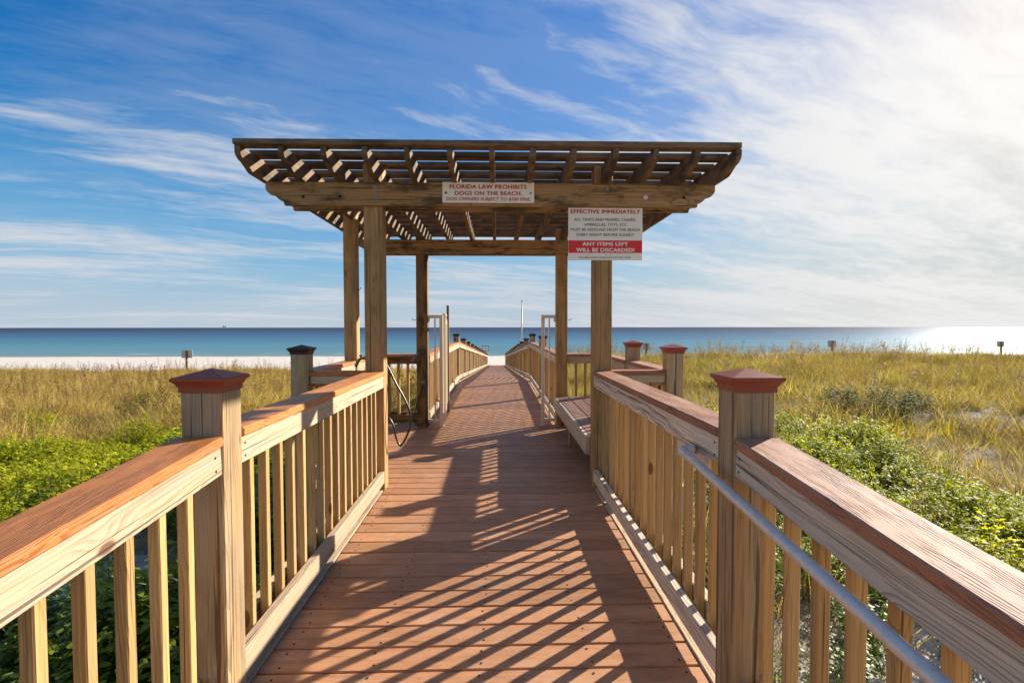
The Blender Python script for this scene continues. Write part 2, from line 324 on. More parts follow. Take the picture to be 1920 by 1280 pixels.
gl = t.node('ShaderNodeBsdfGlossy'); gl.inputs['Color'].default_value = (0.85, 0.93, 1, 1); gl.inputs['Roughness'].default_value = 0.33; t.l.new(bp.outputs[0], gl.inputs['Normal'])
mx = t.node('ShaderNodeMixShader'); mx.inputs[0].default_value = 0.075
t.l.new(df.outputs[0], mx.inputs[1]); t.l.new(gl.outputs[0], mx.inputs[2])
g2 = t.node('ShaderNodeBsdfGlossy'); g2.inputs['Color'].default_value = (0.9, 0.95, 1, 1); g2.inputs['Roughness'].default_value = 0.58; t.l.new(bp.outputs[0], g2.inputs['Normal'])
m2 = t.node('ShaderNodeMixShader'); m2.inputs[0].default_value = 0.065; t.l.new(mx.outputs[0], m2.inputs[1]); t.l.new(g2.outputs[0], m2.inputs[2])
t.l.new(m2.outputs[0], t.node('ShaderNodeOutputMaterial').inputs[0])


# ------------------------------------------------------------------ object helpers
WORLD = {}
def link(name, data, parent=None, mat=None, Mw=None):
    o = bpy.data.objects.new(name, data); COL.objects.link(o)
    if mat is not None and data is not None and len(data.materials) == 0: data.materials.append(mat)
    Mw = Mw if Mw is not None else Matrix.Identity(4)
    WORLD[o] = Mw
    if parent is not None:
        o.parent = parent; o.matrix_basis = WORLD[parent].inverted() @ Mw
    else: o.matrix_basis = Mw
    return o

def tag(o, label=None, cat=None, group=None, kind=None):
    if label: o['label'] = label
    if cat: o['category'] = cat
    if group: o['group'] = group
    if kind: o['kind'] = kind
    return o

def thing(name, loc, label, cat, group=None):
    return tag(link(name, None, None, None, Matrix.Translation(loc)), label, cat, group)

def mesh_from(name, verts, faces, smooth=False):
    me = bpy.data.meshes.new(name); me.from_pydata(verts, [], faces); me.update()
    if smooth: me.polygons.foreach_set('use_smooth', [True] * len(me.polygons))
    return me

CACHE = {}
def box_mesh(sx, sy, L, mat, bev=0.003):
    key = (round(sx, 4), round(sy, 4), round(L, 4), mat, bev)
    if key in CACHE: return CACHE[key]
    bm = bmesh.new(); bmesh.ops.create_cube(bm, size=1.0)
    for v in bm.verts: v.co = Vector((v.co.x * sx, v.co.y * sy, (v.co.z + 0.5) * L))
    if bev: bmesh.ops.bevel(bm, geom=list(bm.edges), offset=bev, segments=1, affect='EDGES', clamp_overlap=True)
    me = bpy.data.meshes.new('piece'); bm.to_mesh(me); bm.free(); me.materials.append(M[mat]); CACHE[key] = me
    return me

def frame(origin, zdir, ydir):
    z = Vector(zdir).normalized(); x = Vector(ydir).cross(z).normalized(); y = z.cross(x)
    m = Matrix((x, y, z)).transposed().to_4x4(); m.translation = origin
    return m

def beam(name, a, b, sx, sy, mat, parent, ydir=(0, 0, 1), bev=0.003, label=None):
    """a straight piece from a to b; sy measured along ydir, sx across it; grain along its length"""
    a = Vector(a); b = Vector(b)
    o = link(name, box_mesh(sx, sy, (b - a).length, mat, bev), parent, None, frame(a, b - a, ydir))
    if label: o['label'] = label
    return o

def upright(name, x, y, z0, z1, s, mat, parent, s2=None, bev=0.004, rot=0.0):
    return beam(name, (x, y, z0), (x, y, z1), s, s2 or s, mat, parent, (math.sin(rot), math.cos(rot), 0), bev)

def prism(name, prof, thick, mat, parent, origin, zdir, ydir, bev=0.003):
    """outline (along length, height) given as a list, extruded by thick"""
    n = len(prof); bm = bmesh.new()
    A = [bm.verts.new((-thick / 2, h, l)) for l, h in prof]; B = [bm.verts.new((thick / 2, h, l)) for l, h in prof]
    bm.faces.new(A); bm.faces.new(B[::-1])
    for i in range(n): bm.faces.new((A[i], B[i], B[(i + 1) % n], A[(i + 1) % n]))
    bmesh.ops.recalc_face_normals(bm, faces=bm.faces)
    me = bpy.data.meshes.new('piece'); bm.to_mesh(me); bm.free(); me.materials.append(M[mat])
    return link(name, me, parent, None, frame(origin, zdir, ydir)), me

def spline(pts, n=10):
    P = [Vector(p) for p in pts]; P = [2 * P[0] - P[1]] + P + [2 * P[-1] - P[-2]]; out = []
    for i in range(1, len(P) - 2):
        for k in range(n):
            s = k / n; a, b, c, d = P[i - 1:i + 3]
            out.append(0.5 * ((2 * b) + (c - a) * s + (2 * a - 5 * b + 4 * c - d) * s * s + (3 * b - a - 3 * c + d) * s ** 3))
    return out + [P[-2]]

def tube_data(path, rad, sides=10, caps=True):
    path = [Vector(p) for p in path]; V = []; Fc = []
    t0 = (path[1] - path[0]).normalized(); nrm = t0.orthogonal().normalized()
    for i, p in enumerate(path):
        t = (path[min(i + 1, len(path) - 1)] - path[max(i - 1, 0)]).normalized()
        nrm = (nrm - t * nrm.dot(t)).normalized(); bn = t.cross(nrm)
        r = rad[i] if hasattr(rad, '__len__') else rad
        for k in range(sides):
            a = 2 * math.pi * k / sides; V.append(p + (nrm * math.cos(a) + bn * math.sin(a)) * r)
    for i in range(len(path) - 1):
        for k in range(sides):
            a = i * sides + k; b = i * sides + (k + 1) % sides; Fc.append((a, b, b + sides, a + sides))
    if caps: Fc.append(tuple(range(sides))[::-1]); Fc.append(tuple(range(len(V) - sides, len(V))))
    return V, Fc

def tube(name, path, rad, mat, parent=None, sides=10, origin=None):
    V, Fc = tube_data(path, rad, sides)
    base = Vector(origin) if origin else (WORLD[parent].translation if parent else Vector(path[0]))
    me = mesh_from('tube', [v - base for v in V], Fc, True)
    return link(name, me, parent, M[mat], Matrix.Translation(base))

def lathe(name, prof, mat, parent, M0, sides=16):
    V = []; Fc = []
    for r, z in prof:
        for k in range(sides):
            a = 2 * math.pi * k / sides; V.append((r * math.cos(a), r * math.sin(a), z))
    for i in range(len(prof) - 1):
        for k in range(sides):
            a = i * sides + k; b = i * sides + (k + 1) % sides; Fc.append((a, b, b + sides, a + sides))
    Fc.append(tuple(range(sides))[::-1]); Fc.append(tuple(range(len(V) - sides, len(V))))
    return link(name, mesh_from('turned', V, Fc, False), parent, M[mat], M0)

def cap_mesh(mat):
    key = ('cap', mat)
    if key in CACHE: return CACHE[key]
    prof = [(0.0668, 0.0), (0.067, 0.017), (0.0705, 0.0185), (0.0715, 0.0225), (0.0745, 0.0265), (0.0755, 0.0295), (0.0800, 0.0335), (0.0825, 0.0345), (0.0840, 0.037), (0.0840, 0.0435), (0.0815, 0.0465)]
    V = []; Fc = []
    for r, z in prof:
        V += [(-r, -r, z), (r, -r, z), (r, r, z), (-r, r, z)]
    for i in range(len(prof) - 1):
        for k in range(4): a = 4 * i + k; b = 4 * i + (k + 1) % 4; Fc.append((a, b, b + 4, a + 4))
    V.append((0, 0, 0.072)); q = len(V) - 1; e = 4 * (len(prof) - 1)
    for k in range(4): Fc.append((e + k, e + (k + 1) % 4, q))
    Fc.append((3, 2, 1, 0))
    me = mesh_from('post_cap', V, Fc); me.materials.append(M[mat]); CACHE[key] = me
    return me

def capped_post(x, y, z0, ztop, parent, capmat, mat='post', s=0.127):
    p = upright('post', x, y, z0, ztop, s, mat, parent, bev=0.005)
    c = link('post_cap', cap_mesh(capmat), p, None, Matrix.Translation((x, y, ztop - 0.003)))
    return p

CAPZ, CAPT = 0.905, 0.032
def rail_run(parent, a, b, n, za=0.0, zb=0.0, bal=0.132, phase=0.09, railmat='rail', capmat='cap', capext=(0.0, 0.0), maxbal=None, cap_w=0.145, low=0.0):
    """one straight run of railing between a and b on the line of the post centres; n points to the walkway side"""
    a = Vector((a[0], a[1], za)); b = Vector((b[0], b[1], zb)); n = Vector((n[0], n[1], 0))
    d = (b - a); L = d.length; u = d / L; up = Vector((0, 0, 1)); upn = n.cross(u)
    if upn.z < 0: upn = -upn
    def off(s, h): return n * s + up * h
    beam('cap_rail', a - u * capext[0] + off(0.006, CAPZ - CAPT / 2), b + u * capext[1] + off(0.006, CAPZ - CAPT / 2), cap_w, CAPT, capmat, parent, upn, 0.006)
    zt = CAPZ - CAPT - 0.0455
    beam('top_rail', a + off(0.050, zt), b + off(0.050, zt), 0.038, 0.089, railmat, parent, upn)
    beam('top_rail', a + off(-0.028, zt + 0.0145), b + off(-0.028, zt + 0.0145), 0.038, 0.06, railmat, parent, upn)
    beam('bottom_rail', a + off(0.050, 0.099 - low), b + off(0.050, 0.099 - low), 0.038, 0.089, railmat, parent, upn)
    beam('bottom_rail', a + off(-0.028, 0.125 - low), b + off(-0.028, 0.125 - low), 0.038, 0.089, railmat, parent, upn)
    Lh = math.hypot(d.x, d.y); s = phase; rest = []
    while s < Lh - 0.04:
        p = a + d * (s / Lh) + n * 0.011
        if maxbal is None or s < maxbal:
            q = beam('baluster', p + up * (0.062 - low + random.uniform(-.006, .004)), p + up * (CAPZ - CAPT - 0.006), 0.0325, 0.0325, 'baluster', parent, (n.x, n.y, 0), 0.003)
        else: rest.append(p)
        s += bal
    return rest

def join_boxes(name, items, mat, parent, kind='stuff'):
    """many far pieces as one mesh: items = (centre, half x, half y, half z)"""
    V = []; Fc = []
    for c, hx, hy, hz_ in items:
        o = len(V)
        for k in range(8): V.append((c[0] + (hx if k & 1 else -hx), c[1] + (hy if k & 2 else -hy), c[2] + (hz_ if k & 4 else -hz_)))
        Fc += [tuple(o + i for i in f) for f in ((0, 2, 3, 1), (4, 5, 7, 6), (0, 1, 5, 4), (2, 6, 7, 3), (0, 4, 6, 2), (1, 3, 7, 5))]
    base = WORLD[parent].translation
    V = [(v[0] - base.x, v[1] - base.y, v[2] - base.z) for v in V]
    o = link(name, mesh_from(name, V, Fc), parent, M[mat], Matrix.Translation(base)); o['kind'] = kind
    return o

# ------------------------------------------------------------------ terrain
HUMP, SLOPE, DECK_END = 12.1, 0.062, 51.0
RAMP_Y = 1.70                               # where the near ramp starts to fall towards the viewer
def deck_z(y):
    if y > HUMP: return -(y - HUMP) * SLOPE
    if y < RAMP_Y: return -(RAMP_Y - y) / 12.0
    return 0.0

_perm = rng.random((256, 256))
def vnoise(x, y):
    xi = np.floor(x).astype(int); yi = np.floor(y).astype(int); fx = x - xi; fy = y - yi
    fx = fx * fx * (3 - 2 * fx); fy = fy * fy * (3 - 2 * fy)
    g = lambda i, j: _perm[i % 256, j % 256]
    return (g(xi, yi) * (1 - fx) + g(xi + 1, yi) * fx) * (1 - fy) + (g(xi, yi + 1) * (1 - fx) + g(xi + 1, yi + 1) * fx) * fy
def fbm(x, y, o=3):
    s = 0; a = 0.5
    for i in range(o): s = s + a * (vnoise(x * 2 ** i + 17 * i, y * 2 ** i + 5 * i) - 0.5); a *= 0.5
    return s
def sst(x, a, b):
    q = np.clip((x - a) / (b - a), 0, 1); return q * q * (3 - 2 * q)

def ground_z(x, y):
    x = np.asarray(x, float); y = np.asarray(y, float)
    left = -0.82 - 0.25 * sst(y, 6, 10) - 1.52 * sst(y, 7, 46)
    right = -1.06 - 0.02 * sst(y, 5, 30) - 1.36 * sst(y, 37, 49)
    s = sst(x, -3.0, 5.0)
    z = left * (1 - s) + right * s
    z = z + fbm(x * 0.16 + 40, y * 0.16 + 40, 4) * 0.55 * sst(y, 2, 8) * (1 - sst(y, 44, 52)) + fbm(x * 0.9 + 9, y * 0.9 + 3, 3) * 0.16
    dz_ = np.where(y > HUMP, -(y - HUMP) * SLOPE, 0.0)
    near = 1 - sst(np.abs(x), 1.6, 5.5)
    under = np.minimum(z, np.maximum(dz_ - 0.45, -2.42))
    z = z * (1 - near) + under * near
    beach = -2.42 - (np.clip(y, 49, 200) - 49) * 0.0195 + fbm(x * 0.5, y * 0.5, 3) * 0.10
    sb = sst(y, 45, 51)
    z = z * (1 - sb) + beach * sb
    return np.where(y > 110, -4.5, z)

def axis(parts):
    out = [parts[0][0]]
    for a, b, st in parts: out += list(np.arange(a, b, st))[1:] + [b]
    return np.array(out)
gxs = axis([(-900, -120, 60), (-120, -40, 2.5), (-40, -12, 0.6), (-12, 12, 0.25), (12, 40, 0.6), (40, 120, 2.5), (120, 900, 60)])
gys = axis([(-120, -6, 6), (-6, 20, 0.25), (20, 55, 0.45), (55, 96, 0.8), (96, 114, 3)])
GX, GY = np.meshgrid(gxs, gys); GZ = ground_z(GX, GY)
nx, ny = len(gxs), len(gys)
idx = np.arange(nx * ny).reshape(ny, nx)
faces = np.stack([idx[:-1, :-1], idx[:-1, 1:], idx[1:, 1:], idx[1:, :-1]], -1).reshape(-1, 4)
me = bpy.data.meshes.new('ground'); me.from_pydata(np.stack([GX, GY, GZ], -1).reshape(-1, 3).tolist(), [], faces.tolist()); me.polygons.foreach_set('use_smooth', [True] * len(me.polygons))
tag(link('ground', me, None, M['sand']), kind='structure')
me = mesh_from('sea', [(-45000, 74, -3.0), (45000, 74, -3.0), (45000, 45000, -3.0), (-45000, 45000, -3.0)], [(0, 1, 2, 3)])
tag(link('sea', me, None, M['sea']), kind='structure')

# ------------------------------------------------------------------ boardwalk
walk = tag(link('boardwalk', None, None, None, Matrix.Translation((0, 0, 0))), kind='structure')
PITCH, BW, HW = 0.145, 0.1365, 0.805
SEAM = 1.878
y = SEAM - 32 * PITCH; nb = 0; rest = []
while y < DECK_END:
    yc = y + PITCH / 2
    x0, x1 = (-1.49, 1.49) if 4.02 < yc < 6.74 else (-HW, HW)
    zc = deck_z(yc) - 0.0125 + random.uniform(-0.0008, 0.0008)
    if nb < 300:
        sl = Vector((0, 1, deck_z(yc + .07) - deck_z(yc - .07))) if abs(yc - HUMP) > .1 else Vector((0, 1, 0))
        a = Vector((x0 + random.uniform(-.003, .003), yc + random.uniform(-.0008, .0008), zc)); b = Vector((x1, yc, zc + random.uniform(-.001, .001)))
        # sx lies along the walk, sy is the thickness
        beam('deck_board', a, b, BW, 0.025, 'deck', walk, (0, 0, 1), 0.0035)
    else: rest.append(((0, yc, zc), HW, BW / 2, 0.0125))
    nb += 1; y += PITCH
join_boxes('far_deck_boards', rest, 'deck', walk)
sc_items = []
yy = SEAM - 4 * PITCH
while yy < 14:
    for xs in (-0.74, -0.40, 0.0, 0.40, 0.74):
        for dy_ in (0.034, 0.108):
            sc_items.append(((xs + random.uniform(-.012, .012), yy + dy_ + random.uniform(-.006, .006), deck_z(yy + dy_) + 0.0008), 0.0036, 0.0036, 0.0006))
    yy += PITCH
join_boxes('deck_screws', sc_items, 'hole', walk)
# rim boards and joists under the boards
for sx in (-1, 1):
    for ya, yb in ((-2.7, RAMP_Y), (RAMP_Y, 4.0), (6.75, HUMP), (HUMP, DECK_END)):
        beam('rim_board', (sx * 0.826, ya, deck_z(ya) - 0.112), (sx * 0.826, yb, deck_z(yb) - 0.112), 0.036, 0.235, 'rail', walk)
    for xj in (0.40,):
        for ya, yb in ((-2.7, RAMP_Y), (RAMP_Y, HUMP), (HUMP, DECK_END)):
            beam('joist', (sx * xj, ya, deck_z(ya) - 0.125), (sx * xj, yb, deck_z(yb) - 0.125), 0.038, 0.19, 'post', walk)
    beam('rim_board', (sx * 1.51, 4.02, -0.112), (sx * 1.51, 6.76, -0.112), 0.036, 0.235, 'rail', walk)
    beam('rim_board', (sx * 0.846, 4.00, -0.112), (sx * 1.49, 4.00, -0.112), 0.036, 0.235, 'rail', walk)
    beam('rim_board', (sx * 0.846, 6.77, -0.112), (sx * 1.49, 6.77, -0.112), 0.036, 0.235, 'rail', walk)

# ------------------------------------------------------------------ railings
PX = 0.870
for sx, side in ((-1, 'left'), (1, 'right')):
    NEARY = 1.725 if sx < 0 else 1.672
    n = (-sx, 0); cm = 'cap' if sx < 0 else 'wornc'; rm = 'rail' if sx < 0 else 'greyrail'
    # sloping railing beside the viewer
    t = thing('ramp_railing', (sx * PX, -1.0, -0.3), {'left': 'sloping wooden railing with bright orange-brown cap, at the lower left', 'right': 'sloping wooden railing with worn pale cap and metal handrail, at the lower right'}[side], 'railing', 'boardwalk railings')
    rail_run(t, (sx * PX, -2.5), (sx * PX, NEARY - 0.0635), n, deck_z(-2.5), deck_z(NEARY - .0635), 0.128, 0.094 if sx < 0 else 0.05, rm, cm, low=0.035)
    for yy in (-0.75, -2.5):
        capped_post(sx * PX, yy, deck_z(yy) - 0.9, deck_z(yy) + 1.036, t, 'redcap')
    # level railing up to the pergola
    t = thing('walkway_railing', (sx * PX, 3.0, 0), {'left': 'level sunlit wooden railing between red-capped post and pergola, walkway left side', 'right': 'level shaded wooden railing between red-capped post and pergola, walkway right side'}[side], 'railing', 'boardwalk railings')
    rail_run(t, (sx * PX, NEARY + 0.0635), (sx * PX, 4.02), n, 0, 0, 0.132, 0.165, rm, cm)
    capped_post(sx * (PX - 0.009), NEARY, -1.2, 1.041, t, 'redcap')
    # bay beside the walkway under the pergola
    bx = 1.43; cc = 'blackcap' if sx < 0 else 'redcap'
    t = thing('bay_railing', (sx * bx, 5.4, 0), {'left': 'wooden railing round the shower bay with a black-capped corner post', 'right': 'wooden railing behind the bench with three red-capped posts'}[side], 'railing', 'boardwalk railings')
    capped_post(sx * bx, 4.07, -1.2, 1.041, t, cc)
    rail_run(t, (sx * (bx - .07), 4.09), (sx * (PX + .07), 4.09), (0, 1), 0, 0, 0.13, 0.08, 'rail', cm, capext=(0.03, 0))
    ymid = 5.40 if sx < 0 else 5.29
    rail_run(t, (sx * bx, 4.14), (sx * bx, ymid - .07), n, 0, 0, 0.13, 0.09, 'rail', cm)
    rail_run(t, (sx * bx, ymid + .07), (sx * bx, 6.62), n, 0, 0, 0.13, 0.07, 'rail', cm)
    if sx > 0: capped_post(sx * bx, ymid, -1.2, 1.041, t, cc)
    capped_post(sx * bx, 6.69, -1.2, 1.041, t, cc)
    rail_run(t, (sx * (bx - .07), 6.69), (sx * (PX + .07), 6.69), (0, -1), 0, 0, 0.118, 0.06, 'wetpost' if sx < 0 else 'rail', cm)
    # long railing down to the beach
    t = thing('beach_railing', (sx * PX, 12.0, 0), {'left': 'long wooden railing with dark post caps running to beach, left of the gate', 'right': 'long wooden railing with dark post caps and handrail running to beach, right of the gate'}[side], 'railing', 'boardwalk railings')
    ys = [6.72, 9.35, HUMP]
    while ys[-1] + 2.6 < DECK_END: ys.append(ys[-1] + 2.6)
    far = []
    for i, (ya, yb) in enumerate(zip(ys[:-1], ys[1:])):
        mb = None if yb < 23 else 0.0
        far += rail_run(t, (sx * PX, ya + .07), (sx * PX, yb - .07), n, deck_z(ya + .07), deck_z(yb - .07), 0.132, 0.09, rm if i < 3 else 'rail', cm, capext=(0.075, 0.075), maxbal=mb)
        capped_post(sx * PX, yb, deck_z(yb) - 0.9, deck_z(yb) + 1.041, t, 'blackcap')
    join_boxes('far_balusters', [((p.x, p.y, p.z + 0.46), 0.019, 0.019, 0.41) for p in far], 'baluster', t)

for o in list(COL.objects):
    if o.name.startswith('walkway_railing') or o.name.startswith('ramp_railing'):
        sx = -1 if WORLD[o].translation.x < 0 else 1
        NEARY = 1.725 if sx < 0 else 1.672
        for yy in ((NEARY + .095, 3.98) if o.name.startswith('walkway') else (NEARY - .095,)):
            for dz_ in (-0.022, 0.02):
                z = CAPZ - CAPT - 0.0455 + dz_ + deck_z(yy)
                lathe('nail', [(0.0042, 0), (0.004, 0.0012)], 'hole', o, frame(Vector((sx * (PX - 0.0695), yy + random.uniform(-.008, .008), z)), (-sx, 0, 0), (0, 0, 1)), 8)

# ------------------------------------------------------------------ pergola
pg = thing('pergola', (0, 5.3, 0), 'weathered brown wooden pergola with slatted roof over the boardwalk', 'pergola')
FY, BY = 4.09, 6.64
for sx in (-1, 1):
    upright('post', sx * PX, FY, -1.2, 2.46, 0.14, 'pergolapost', pg, bev=0.006)
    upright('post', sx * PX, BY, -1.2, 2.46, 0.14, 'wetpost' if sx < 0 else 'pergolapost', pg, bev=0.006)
upright('post', -1.41, 5.40, -1.2, 2.47, 0.125, 'pergolapost', pg, bev=0.006)
HB = 0.169; ZB = 2.145; XL, XR = -1.645, 1.708
def ogee(L, h):
    e = [(0.0, h), (0.0, h * 0.70), (0.010, h * 0.58), (0.030, h * 0.47), (0.055, h * 0.43), (0.075, h * 0.36), (0.095, h * 0.25), (0.12, h * 0.17), (0.132, h * 0.15), (0.135, 0.0)]
    return e + [(L - l, hh) for l, hh in e[::-1]]
for yb in (FY - 0.07 - 0.0195, FY + 0.07 + 0.0195, BY - 0.07 - 0.0195, BY + 0.07 + 0.0195):
    o, me = prism('beam', ogee(XR - XL, HB), 0.038, 'pergola', pg, (XL, yb, ZB), (1, 0, 0), (0, 0, 1))
RZ = ZB + HB; RH = 0.132
rl = 3.54; y0 = 3.585
e = [(0.0, RH), (0.0, RH * 0.66), (0.012, RH * 0.52), (0.04, RH * 0.40), (0.085, RH * 0.33), (0.13, RH * 0.20), (0.17, RH * 0.06), (0.20, 0.0)]
rprof = e + [(rl - l, h) for l, h in e[::-1]]
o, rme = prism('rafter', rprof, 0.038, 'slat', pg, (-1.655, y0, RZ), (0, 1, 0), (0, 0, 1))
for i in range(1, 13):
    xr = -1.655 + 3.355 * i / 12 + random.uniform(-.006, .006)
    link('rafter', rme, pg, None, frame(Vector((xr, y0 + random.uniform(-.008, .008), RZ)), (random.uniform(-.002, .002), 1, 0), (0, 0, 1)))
ns = 16
for i in range(ns):
    ysl = y0 + 0.03 + (rl - 0.06) * i / (ns - 1)
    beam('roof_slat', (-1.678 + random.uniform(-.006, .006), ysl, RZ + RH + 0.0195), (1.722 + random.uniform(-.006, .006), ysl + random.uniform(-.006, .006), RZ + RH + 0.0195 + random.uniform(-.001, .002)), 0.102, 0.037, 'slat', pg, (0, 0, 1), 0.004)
# bolts and washers on the front beam
FACE = FY - 0.07 - 0.039
def bolt(x, z, y=FACE, r=0.017, big=True, mat='bolt'):
    b = lathe('bolt', [(r, 0), (r, 0.004), (r * 0.55, 0.0045), (r * 0.5, 0.010), (r * 0.3, 0.013)] if big else [(r, 0), (r * 0.9, 0.003), (r * 0.4, 0.004)], mat, pg, frame(Vector((x, y, z)), (0, -1, 0), (0, 0, 1)), 12)
for x, z in ((-PX + 0.03, 2.278), (-PX + 0.03, 2.205)): bolt(x, z)
for x, z in ((-1.37, 2.205), (-1.10, 2.21)): bolt(x, z, r=0.011, big=False, mat='hole')
for x, z in ((0.89, 2.277), (0.89, 2.20)): bolt(x, z, r=0.013, big=True)
bolt(1.18, 2.215, r=0.018, mat='steel'); bolt(1.47, 2.215, r=0.012, big=False, mat='hole')
for x, z in ((-PX, 2.28), (-PX, 2.21), (PX, 2.28), (PX, 2.21)): bolt(x, z, y=BY - 0.07 - 0.039, r=0.016)
# coat hooks screwed to the posts
for hx, hy, hz0, s in ((-1.368, 5.37, 1.63, 1), (PX + 0.07, 6.63, 1.34, 1), (-PX - 0.07, 6.63, 1.34, -1)):
    tube('hook', spline([(hx, hy, hz0), (hx + s * .02, hy, hz0 - .005), (hx + s * .045, hy, hz0 - .012), (hx + s * .06, hy, hz0 + .012)], 5), 0.0035, 'rubber', pg, 6)

# ------------------------------------------------------------------ signs on the pergola
def lettering(parent, text, x0, x1, z0, z1, y, mat, bold=0.0, shear=0.0):
    """flat print fitted into the rectangle; heavy strokes are several slightly shifted layers"""
    cu = bpy.data.curves.new('text', 'FONT'); cu.body = text; cu.size = 1.0; cu.shear = shear; cu.resolution_u = 3; cu.space_character = 1.0 + bold * 1.6
    to = bpy.data.objects.new('lettering', cu); COL.objects.link(to)
    dg = bpy.context.evaluated_depsgraph_get(); src = bpy.data.meshes.new_from_object(to.evaluated_get(dg))
    bpy.data.objects.remove(to); bpy.data.curves.remove(cu)
    n = len(src.vertices); co = np.empty(n * 3); src.vertices.foreach_get('co', co); co = co.reshape(-1, 3)
    polys = [tuple(p.vertices) for p in src.polygons]; bpy.data.meshes.remove(src)
    V = []; Fc = []; k = 0
    for ox, oz in [(0, 0)] + ([(-bold, 0), (bold, 0), (-bold * .55, bold * .55), (bold * .55, -bold * .55), (0, bold * .6), (0, -bold * .6)] if bold else []):
        V += (co + np.array([ox, oz, 0.004 * k])).tolist(); Fc += [tuple(i + n * k for i in p) for p in polys]; k += 1
    C = np.array(V); lo = C.min(0); hi = C.max(0)
    sxx = (x1 - x0) / (hi[0] - lo[0]); szz = (z1 - z0) / (0.73 + 1.2 * bold)
    C = np.stack([(C[:, 0] - lo[0]) * sxx, (C[:, 1] + 0.6 * bold) * szz, C[:, 2] * 0.02], -1)
    me = mesh_from('lettering', C.tolist(), Fc); me.materials.append(M[mat])
    return link('lettering', me, parent, None, Matrix.Translation((x0, y, z0)) @ Matrix.Rotation(R(90), 4, 'X'))

def Z_at(py, D): return CAMZ + (613.0 - py) * D / F
def X_at(px_, D): return CAMX + (px_ - 932.0) * D / F

SY = FACE - 0.004
sg = thing('dog_law_sign', (0, SY, 2.16), 'narrow cream sign with red lettering about dogs, screwed to pergola beam', 'sign')
ZX = lambda q: X_at(800 + q / 4.571, SY); ZZ = lambda q: Z_at(330 + q / 4.571, SY)
s1 = (ZX(143), ZX(922), ZZ(240), ZZ(66))
beam('board', ((s1[0]), SY, (s1[2] + s1[3]) / 2), (s1[1], SY, (s1[2] + s1[3]) / 2), 0.005, s1[3] - s1[2], 'signboard', sg, (0, 0, 1), 0.0012)
yt = SY - 0.0036
lettering(sg, 'FLORIDA LAW PROHIBITS', ZX(205), ZX(858), ZZ(122), ZZ(85), yt, 'red', 0.04)
lettering(sg, 'DOGS ON THE BEACH.', ZX(247), ZX(818), ZZ(176), ZZ(140), yt, 'red', 0.04)
lettering(sg, 'DOG OWNERS SUBJECT TO $500 FINE.', ZX(175), ZX(890), ZZ(222), ZZ(192), yt, 'red', 0.03, 0.22)
for q in (173, 891):
    lathe('screw', [(0.0085, 0), (0.008, 0.003), (0.004, 0.0035)], 'hole' if q < 500 else 'bolt', sg, frame(Vector((ZX(q), SY - 0.0026, ZZ(157))), (0, -1, 0), (0, 0, 1)), 10)

S2 = FY - 0.07 - 0.006
sg = thing('beach_rules_sign', (0.88, S2, 1.75), 'square cream notice with a red band across it, on the right pergola post', 'sign')
ZX = lambda q: X_at(800 + q / 4.571, S2); ZZ = lambda q: Z_at(330 + q / 4.571, S2)
xa, xb, za, zb = ZX(1213), ZX(1850), ZZ(720), ZB - 0.002
beam('board', (xa, S2, (za + zb) / 2), (xb, S2, (za + zb) / 2), 0.006, zb - za, 'signboard', sg, (0, 0, 1), 0.0015)
yt = S2 - 0.0042
band = beam('red_band', (xa + .0015, S2 - 0.0032, (ZZ(553) + ZZ(659)) / 2), (xb - .0015, S2 - 0.0032, (ZZ(553) + ZZ(659)) / 2), 0.001, ZZ(553) - ZZ(659), 'redband', sg, (0, 0, 1), 0)
lettering(sg, 'EFFECTIVE IMMEDIATELY', ZX(1232), ZX(1830), ZZ(325), ZZ(290), yt, 'red', 0.042)
lettering(sg, 'ALL TENTS AND FRAMES, CHAIRS,', ZX(1263), ZX(1792), ZZ(388), ZZ(363), yt, 'black', 0.008)
lettering(sg, 'UMBRELLAS, TOYS, ETC', ZX(1350), ZX(1713), ZZ(430), ZZ(405), yt, 'black', 0.008)
lettering(sg, 'MUST BE REMOVED FROM THE BEACH', ZX(1233), ZX(1828), ZZ(473), ZZ(448), yt, 'black', 0.008)
lettering(sg, 'EVERY NIGHT BEFORE SUNSET!', ZX(1285), ZX(1778), ZZ(517), ZZ(491), yt, 'black', 0.008)
lettering(sg, 'ANY ITEMS LEFT', ZX(1333), ZX(1727), ZZ(598), ZZ(566), yt - .0006, 'cream', 0.042)
lettering(sg, 'WILL BE DISCARDED!', ZX(1280), ZX(1782), ZZ(650), ZZ(615), yt - .0006, 'cream', 0.042)
lettering(sg, 'ESCAMBIA COUNTY ORDINANCE 2017-2 SEC. 30-303', ZX(1305), ZX(1748), ZZ(704), ZZ(691), yt, 'black', 0.004)
for qx, qy in ((1268, 262), (1523, 270), (1581, 268), (1828, 262), (1537, 673), (1573, 678)):
    lathe('screw', [(0.0035, 0), (0.003, 0.002)], 'hole', sg, frame(Vector((ZX(qx), S2 - 0.003, ZZ(qy))), (0, -1, 0), (0, 0, 1)), 8)

